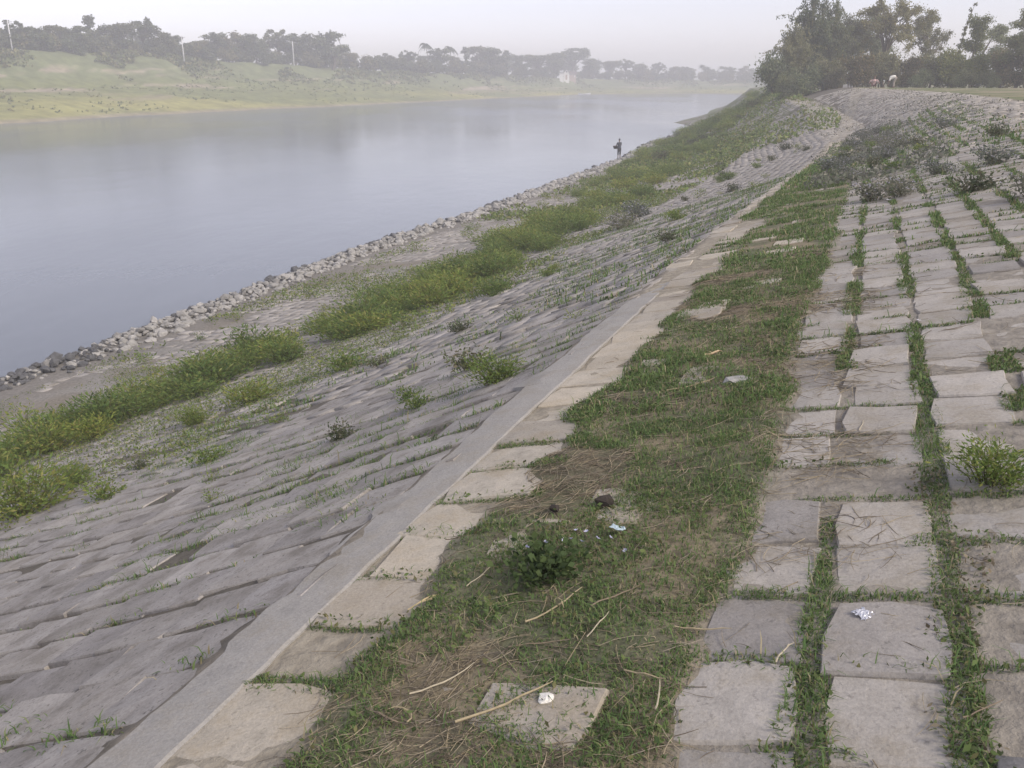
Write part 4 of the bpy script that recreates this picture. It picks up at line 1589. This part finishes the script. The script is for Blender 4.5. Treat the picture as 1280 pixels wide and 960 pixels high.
UNIQ = {120: 'tallest spiky tree on the far left tree line', 186: 'thin flat topped tree rising above the far left tree line', 416: 'big rounded tree ending the left tree group',
        536: 'tallest palm on the far tree line', 564: 'lower palm right of the tallest palm', 717: 'broad umbrella shaped tree above the white house', 350: 'spreading tree just left of the big rounded tree',
        876: 'distant palm near the river bend, left one', 902: 'distant palm near the river bend, right one'}
for i, (px, ty, kd) in enumerate(FT):
    d = r.uniform(68, 84)
    if px in (416,):
        d = 60
    p = far_pos(px, d)
    D_ = math.hypot(p.x, p.y)
    h = max(3.5, (YH - ty) / FPX * D_ * .95 + CZ - p.z)
    if px in UNIQ:
        lb, gr = UNIQ[px], None
    elif px < 430:
        lb, gr = 'hazy leafy tree on the far bank, ' + ('beside the leftmost pole' if px < 60 else 'left of the tallest spiky tree' if px < 120 else 'between the spiky and the flat topped tree' if px < 186 else 'around the middle pole' if px < 260 else 'between the middle and right poles' if px < 340 else 'around the right pole'), 'trees of the left group on the far bank'
    elif px < 690:
        lb, gr = 'pale hazy tree in the middle of the far tree line', 'trees in the middle of the far tree line'
    else:
        lb, gr = 'faint distant tree near the river bend', 'trees near the river bend'
    wide = {'round': 1.35, 'umbrella': 1.15, 'tall': 1.1, 'palm': 1.2}[kd]
    if px == 717:
        wide = 1.6
    tree(TF[kd][2 if px == 717 else i % (2 if kd == 'umbrella' else len(TF[kd]))], p, h, wide, lb, gr, 'palm_tree' if kd == 'palm' else 'distant_tree')
for i in range(84):                          # lower growth that closes the tree line
    px = -10 + 970 * i / 83 + r.uniform(-5, 5)
    d = r.uniform(62, 74)
    p = far_pos(px, d)
    D_ = math.hypot(p.x, p.y)
    h = r.uniform(3.2, 5.2) * (1 if px < 440 else 1.25)
    tree(TF['shrub'][i % 3], p, h, r.uniform(.9, 1.2), ('low thicket on the far left bank crest' if px < 240 else 'low thicket between the poles and the rounded tree' if px < 440 else 'pale thicket under the far palms' if px < 660 else 'faint thicket around the white house' if px < 770 else 'faint thicket near the river bend'), 'thickets under the far tree line', 'thicket', None, 'shrub')
for i in range(40):                          # deeper rank of trees
    px = -20 + 990 * i / 39 + r.uniform(-8, 8)
    d = r.uniform(95, 130)
    p = far_pos(px, d)
    D_ = math.hypot(p.x, p.y)
    ty = float(np.interp(px, [0, 200, 240, 300, 400, 450, 540, 620, 720, 840, 960], [48, 46, 60, 54, 54, 76, 70, 70, 74, 86, 86])) + r.uniform(-2, 4)
    h = max(4, (YH - ty) / FPX * D_ * .95 + CZ - p.z)
    tree(TF['round'][i % 4], p, h, 1.35, 'faint tree in the rank behind the far tree line', 'second rank of the far tree line', 'distant_tree')

# ------------------------------------------------------------------ poles, house, boat on the far bank
for px, ty, by_, d, lb in ((22, 38, 62, 62, 'leftmost white utility pole on the far bank'), (233, 51, 72, 58, 'middle white utility pole against the far trees'),
                           (369, 56, 73, 62, 'right hand white utility pole before the rounded tree')):
    p = far_pos(px, d)
    D_ = math.hypot(p.x, p.y)
    h = (YH - ty) / FPX * D_ * .95 + CZ - p.z
    root = tag(ob('utility_pole', None, None, p), lb, 'pole')
    mb = MB()
    mb.tube([(0, 0, -.4), (.0, 0, h * .5), (.02, 0, h)], [.16, .14, .11], 8, (.62, .62, .61))
    ob('pole', mb.build('pole', [M['plaster']], smooth=True), root)
    mb = MB()
    mb.box((-.9, -.06, h - .55), (.9, .06, h - .43), (.35, .34, .33))
    ob('crossarm', mb.build('crossarm', [M['plaster']]), root)
    for k in (-.8, 0, .8):
        mb = MB()
        mb.tube([(k, 0, h - .43), (k, 0, h - .36), (k, 0, h - .28)], [.03, .06, .04], 6, (.6, .6, .6))
        ob('insulator', mb.build('insulator', [M['plaster']]), root)

hp_ = far_pos(708, 56)
D_ = math.hypot(hp_.x, hp_.y)
base_z = CZ - (96.5 - YH) / FPX * D_ * .95 - .2
root = tag(ob('white_house', None, None, (hp_.x, hp_.y, base_z), (0, 0, R(-4))), 'white gabled house below the umbrella shaped tree', 'house')
WH, WW = 2.0, 1.3
mb = MB()
V = [(-WW, 0, -3), (WW, 0, -3), (WW, 0, WH), (0, 0, WH + 1.7), (-WW, 0, WH), (-WW, 6, -3), (WW, 6, -3), (WW, 6, WH), (0, 6, WH + 1.7), (-WW, 6, WH)]
mb.add(V, [[0, 1, 2, 3, 4], [9, 8, 7, 6, 5], [1, 6, 7, 2], [0, 4, 9, 5]], (.82, .80, .76))
ob('wall', mb.build('wall', [M['plaster']]), root)
mb = MB()
for sg_ in (-1, 1):
    V = [(0, -.3, WH + 1.78), (0, 6.3, WH + 1.78), (sg_ * (WW + .45), 6.3, WH - .30), (sg_ * (WW + .45), -.3, WH - .30)]
    V2 = [(a, b, c + .14) for a, b, c in V]
    mb.add(V + V2, [[0, 1, 2, 3], [7, 6, 5, 4], [0, 3, 7, 4], [1, 5, 6, 2], [2, 6, 7, 3], [0, 4, 5, 1]], (.16, .15, .15))
ob('roof', mb.build('roof', [M['plaster']]), root)
mb = MB()
mb.box((-.45, -.05, -.9), (.45, .02, 1.3), (.42, .30, .22))
ob('door', mb.build('door', [M['plaster']]), root)
mb = MB()
mb.box((-.35, -.05, 2.3), (.35, .02, 3.0), (.25, .24, .24))
ob('window', mb.build('window', [M['plaster']]), root)

p = far_pos(702, 56)
root = tag(ob('white_shed', None, None, (p.x, p.y, base_z - .1)), 'small white shed left of the gabled house', 'shed')
mb = MB()
mb.box((-.9, 0, -3), (.9, 2.5, 2.0), (.80, .79, .76))
ob('wall', mb.build('wall', [M['plaster']]), root)
mb = MB()
mb.add([(-1.2, -.3, 2.02), (1.2, -.3, 2.02), (1.2, 2.9, 2.5), (-1.2, 2.9, 2.5), (-1.2, -.3, 2.12), (1.2, -.3, 2.12), (1.2, 2.9, 2.6), (-1.2, 2.9, 2.6)],
       [[0, 3, 2, 1], [4, 5, 6, 7], [0, 1, 5, 4], [1, 2, 6, 5], [2, 3, 7, 6], [3, 0, 4, 7]], (.3, .29, .28))
ob('roof', mb.build('roof', [M['plaster']]), root)
p = far_pos(715, 58)
root = tag(ob('long_hut', None, None, (p.x, p.y, base_z - .1)), 'low reddish hut with dark roof right of the gabled house', 'hut')
mb = MB()
mb.box((-1.9, 0, -3), (1.9, 4, 1.7), (.42, .33, .28))
ob('wall', mb.build('wall', [M['plaster']]), root)
mb = MB()
mb.add([(-2.2, -.4, 1.6), (2.2, -.4, 1.6), (2.2, 2, 2.9), (-2.2, 2, 2.9), (-2.2, 4.4, 1.6), (2.2, 4.4, 1.6)], [[0, 1, 2, 3], [3, 2, 5, 4], [0, 3, 4], [1, 5, 2], [0, 4, 5, 1]], (.17, .14, .13))
ob('roof', mb.build('roof', [M['plaster']]), root)
mb = MB()
mb.box((1.0, -.06, .3), (1.5, .02, 1.2), (.72, .72, .72))
ob('window', mb.build('window', [M['plaster']]), root)

p = far_pos(731, -3)
root = tag(ob('rowing_boat', None, None, (p.x, p.y, ZW), (0, 0, R(20))), 'small pale boat moored at the far water edge', 'boat')
mb = MB()
ns_, V = 9, []
for i in range(ns_):
    t = i / (ns_ - 1) * 2 - 1
    wd = .75 * (1 - abs(t) ** 2.6) + .03
    z0, z1 = -.12 + .25 * t * t, .45 + .4 * t * t
    V += [(t * 2.9, -wd, z1), (t * 2.8, -wd * .55, z0), (t * 2.8, wd * .55, z0), (t * 2.9, wd, z1)]
F = [[i * 4 + j, (i + 1) * 4 + j, (i + 1) * 4 + j + 1, i * 4 + j + 1] for i in range(ns_ - 1) for j in range(3)]
mb.add(V, F, (.62, .61, .58))
hull = ob('hull', mb.build('hull', [M['plaster']]), root)
sol = hull.modifiers.new('thickness', 'SOLIDIFY')
sol.thickness = .06
for k in (-1.2, 0, 1.2):
    mb = MB()
    mb.box((k - .12, -.6, .33), (k + .12, .6, .38), (.35, .28, .2))
    ob('thwart', mb.build('thwart', [M['plaster']]), root)

# ------------------------------------------------------------------ people
def body(name, chains, balls, mat, col_, parent, voxel=.022):
    """one continuous skin over tapered limbs"""
    mb = MB()
    for pts, rad in chains:
        mb.tube(pts, rad, 10, col_)
    for c_, rx, ry, rz in balls:
        bm = bmesh.new()
        bmesh.ops.create_icosphere(bm, subdivisions=2, radius=1)
        mb.add([(c_[0] + v.co.x * rx, c_[1] + v.co.y * ry, c_[2] + v.co.z * rz) for v in bm.verts], [[v.index for v in f.verts] for f in bm.faces], col_)
        bm.free()
    me = mb.build(name, [mat])
    o = ob(name, me, parent)
    if voxel:
        rm = o.modifiers.new('skin', 'REMESH')
        rm.mode = 'VOXEL'
        rm.voxel_size = voxel
        rm.use_smooth_shade = True
        dg = bpy.context.evaluated_depsgraph_get()
        ev = o.evaluated_get(dg)
        new = bpy.data.meshes.new_from_object(ev)
        o.modifiers.clear()
        o.data = new
        if not new.materials:
            new.materials.append(mat)
        for a_ in list(new.color_attributes):
            new.color_attributes.remove(a_)
        at = new.color_attributes.new('Col', 'FLOAT_COLOR', 'POINT')
        at.data.foreach_set('color', np.tile(np.array((*col_, 1), np.float32), len(new.vertices)))
    return o


SKIN = (.16, .095, .06)


def hand(side, w_, d):
    """palm, four unequal fingers and a thumb, as limb chains starting at wrist w_ along d"""
    w_, d = Vector(w_), Vector(d).normalized()
    a = d.cross(Vector((0, 0, 1)))
    a = a.normalized() if a.length > .1 else Vector((1, 0, 0))
    ch = [([w_, w_ + d * .09], [.030, .038])]
    for k, L in enumerate((.065, .075, .07, .055)):
        b = w_ + d * .085 + a * (.028 - .019 * k)
        ch.append(([b, b + d * L * .6, b + d * L + Vector((0, 0, -.02))], [.011, .010, .008]))
    ch.append(([w_ + d * .02 + a * .03, w_ + d * .06 + a * .06, w_ + d * .09 + a * .062], [.013, .012, .009]))
    return ch


# someone standing at the water's edge with a basket
fx, fy = xy(82.0, -21.6)
root = tag(ob('person', None, None, (fx, fy, max(ZW - .12, float(zt(82.0, -21.6)))), (0, 0, R(115))), 'dark clothed person standing at the water edge holding a basket', 'person')
ch = [([(0, -.10, .0), (.01, -.10, .45), (0, -.09, .90)], [.045, .058, .085]), ([(.05, .10, .0), (.04, .10, .45), (0, .09, .90)], [.045, .058, .085]),
      ([(-.04, -.10, .035), (.15, -.11, .03)], [.045, .035]), ([(.01, .10, .035), (.20, .11, .03)], [.045, .035]),
      ([(0, 0, .86), (0, 0, 1.1), (.02, 0, 1.32), (.02, 0, 1.45)], [.15, .13, .155, .07]), ([(.02, 0, 1.42), (.04, 0, 1.56)], [.055, .05]),
      ([(.02, .17, 1.40), (.12, .24, 1.14), (.38, .22, 1.02)], [.055, .046, .032]), ([(.02, -.17, 1.40), (.12, -.24, 1.14), (.38, -.20, 1.02)], [.055, .046, .032]),
      ([(.14, 0, 1.62), (.165, 0, 1.605)], [.014, .012])] + hand(1, (.38, .22, 1.02), (1, 0, 0)) + hand(-1, (.38, -.20, 1.02), (1, 0, 0))
body('body', ch, [((.05, 0, 1.64), .09, .075, .115), ((.04, .08, 1.63), .02, .014, .03), ((.04, -.08, 1.63), .02, .014, .03)], M['skin'], SKIN, root)
body('shirt', [([(0, 0, .92), (0, 0, 1.1), (.02, 0, 1.32), (.02, 0, 1.44)], [.165, .15, .178, .085]), ([(.02, .16, 1.41), (.10, .235, 1.2)], [.072, .062]), ([(.02, -.16, 1.41), (.10, -.235, 1.2)], [.072, .062])],
     [], M['cloth'], (.07, .075, .085), root)
body('trousers', [([(.01, -.10, .30), (.01, -.10, .5), (0, -.09, .93)], [.068, .080, .11]), ([(.04, .10, .30), (.04, .10, .5), (0, .09, .93)], [.068, .080, .11])], [((0, 0, .90), .16, .18, .10)], M['cloth'], (.05, .05, .055), root)
body('hair', [], [((.03, 0, 1.685), .092, .082, .085)], M['skin'], (.012, .011, .010), root)
mb = MB()
for i in range(13):
    a = 6.283 * i / 12
mb_n = 14
V = [(.62 + q * math.cos(6.283 * i / mb_n), q * math.sin(6.283 * i / mb_n), z) for q, z in ((.19, .80), (.25, .95), (.29, 1.06), (.265, 1.06), (.22, .93), (.16, .83)) for i in range(mb_n)]
F = [[k * mb_n + i, k * mb_n + (i + 1) % mb_n, (k + 1) * mb_n + (i + 1) % mb_n, (k + 1) * mb_n + i] for k in range(5) for i in range(mb_n)]
F += [list(range(mb_n))[::-1], [5 * mb_n + i for i in range(mb_n)]]
bk = MB()
bk.add(V, F, (.07, .06, .05))
mw = root.matrix_basis.copy()
bo = ob('basket', bk.build('basket', [M['cloth']]), None, root.location, root.rotation_euler)
tag(bo, 'dark basket held by the person at the water edge', 'basket')

# person bending down on the crest
p = land(1118, 91)
p.z = float(zt(*us(p.x, p.y)))
root = tag(ob('person', None, None, p, (0, 0, R(155))), 'person in a pale shirt bending down on the embankment crest', 'person')
ch = [([(-.05, -.10, 0), (0, -.10, .42), (-.08, -.09, .82)], [.045, .058, .085]), ([(.02, .10, 0), (.03, .10, .42), (-.08, .09, .82)], [.045, .058, .085]),
      ([(-.09, -.1, .035), (.10, -.11, .03)], [.045, .035]), ([(-.02, .1, .035), (.17, .11, .03)], [.045, .035]),
      ([(-.09, 0, .84), (.08, 0, .93), (.30, 0, .84), (.42, 0, .72)], [.15, .135, .15, .07]), ([(.40, 0, .72), (.48, 0, .62)], [.055, .05]),
      ([(.36, .17, .78), (.42, .19, .50), (.46, .14, .27)], [.055, .046, .032]), ([(.36, -.17, .78), (.42, -.19, .50), (.46, -.14, .27)], [.055, .046, .032]),
      ([(.60, 0, .53), (.625, 0, .52)], [.014, .012])] + hand(1, (.46, .14, .27), (.2, 0, -1)) + hand(-1, (.46, -.14, .27), (.2, 0, -1))
body('body', ch, [((.52, 0, .56), .105, .078, .10)], M['skin'], SKIN, root)
body('shirt', [([(-.06, 0, .88), (.08, 0, .935), (.30, 0, .845), (.40, 0, .75)], [.16, .155, .175, .09]), ([(.36, .16, .79), (.40, .19, .60)], [.072, .062]), ([(.36, -.16, .79), (.40, -.19, .60)], [.072, .062])],
     [], M['cloth'], (.82, .79, .70), root)
body('trousers', [([(-.04, -.10, .10), (.0, -.10, .45), (-.08, -.09, .82)], [.062, .076, .11]), ([(.02, .10, .10), (.03, .10, .45), (-.08, .09, .82)], [.062, .076, .11])], [((-.09, 0, .82), .155, .175, .12)], M['cloth'], (.30, .26, .22), root)
body('hair', [], [((.555, 0, .585), .10, .084, .09)], M['skin'], (.012, .011, .010), root)

# person squatting beside them
p = land(1093, 92)
p.z = float(zt(*us(p.x, p.y)))
root = tag(ob('person', None, None, p, (0, 0, R(-105))), 'person in pink squatting on the crest with arms spread to the knees', 'person')
ch = [([(.05, -.15, 0), (.22, -.24, .42), (-.10, -.11, .22)], [.045, .062, .09]), ([(.05, .15, 0), (.22, .24, .42), (-.10, .11, .22)], [.045, .062, .09]),
      ([(.0, -.15, .035), (.20, -.18, .03)], [.045, .035]), ([(.0, .15, .035), (.20, .18, .03)], [.045, .035]),
      ([(-.10, 0, .22), (-.06, 0, .45), (.04, 0, .64), (.06, 0, .75)], [.16, .14, .16, .07]), ([(.06, 0, .72), (.09, 0, .83)], [.055, .05]),
      ([(.04, .17, .68), (.06, .40, .50), (.26, .44, .40)], [.055, .046, .032]), ([(.04, -.17, .68), (.06, -.40, .50), (.26, -.44, .40)], [.055, .046, .032]),
      ([(.20, 0, .88), (.225, 0, .865)], [.014, .012])] + hand(1, (.26, .44, .40), (1, 0, -.3)) + hand(-1, (.26, -.44, .40), (1, 0, -.3))
body('body', ch, [((.11, 0, .90), .092, .076, .115)], M['skin'], (.22, .135, .09), root)
body('shirt', [([(-.10, 0, .28), (-.06, 0, .45), (.04, 0, .64), (.06, 0, .74)], [.175, .16, .18, .085]), ([(.04, .16, .69), (.06, .38, .52)], [.072, .060]), ([(.04, -.16, .69), (.06, -.38, .52)], [.072, .060])],
     [], M['cloth'], (.58, .40, .37), root)
body('trousers', [([(.08, -.16, .10), (.22, -.24, .42), (-.10, -.11, .22)], [.062, .082, .11]), ([(.08, .16, .10), (.22, .24, .42), (-.10, .11, .22)], [.062, .082, .11])], [((-.11, 0, .22), .165, .175, .12)], M['cloth'], (.16, .08, .08), root)
body('hair', [], [((.09, 0, .945), .095, .083, .085)], M['skin'], (.012, .011, .010), root)

# ------------------------------------------------------------------ the hazy air
lo, hi = (-1050, -400, -10), (1050, 1450, 17)
mb = MB()
mb.box(lo, hi)
me = mesh('haze', mb.V, mb.F)
m = bpy.data.materials.new('haze_air')
m.use_nodes = True
n, l = m.node_tree.nodes, m.node_tree.links
n.clear()
pv = n.new('ShaderNodeVolumePrincipled')
pv.inputs['Color'].default_value = (.985, .985, 1.0, 1)
pv.inputs['Density'].default_value = .0019
pv.inputs['Anisotropy'].default_value = .0
mo = n.new('ShaderNodeOutputMaterial')
l.new(pv.outputs[0], mo.inputs['Volume'])
me.materials.append(m)
tag(ob('haze', me), 'pale even haze hanging over river and fields', 'haze', None, 'stuff')
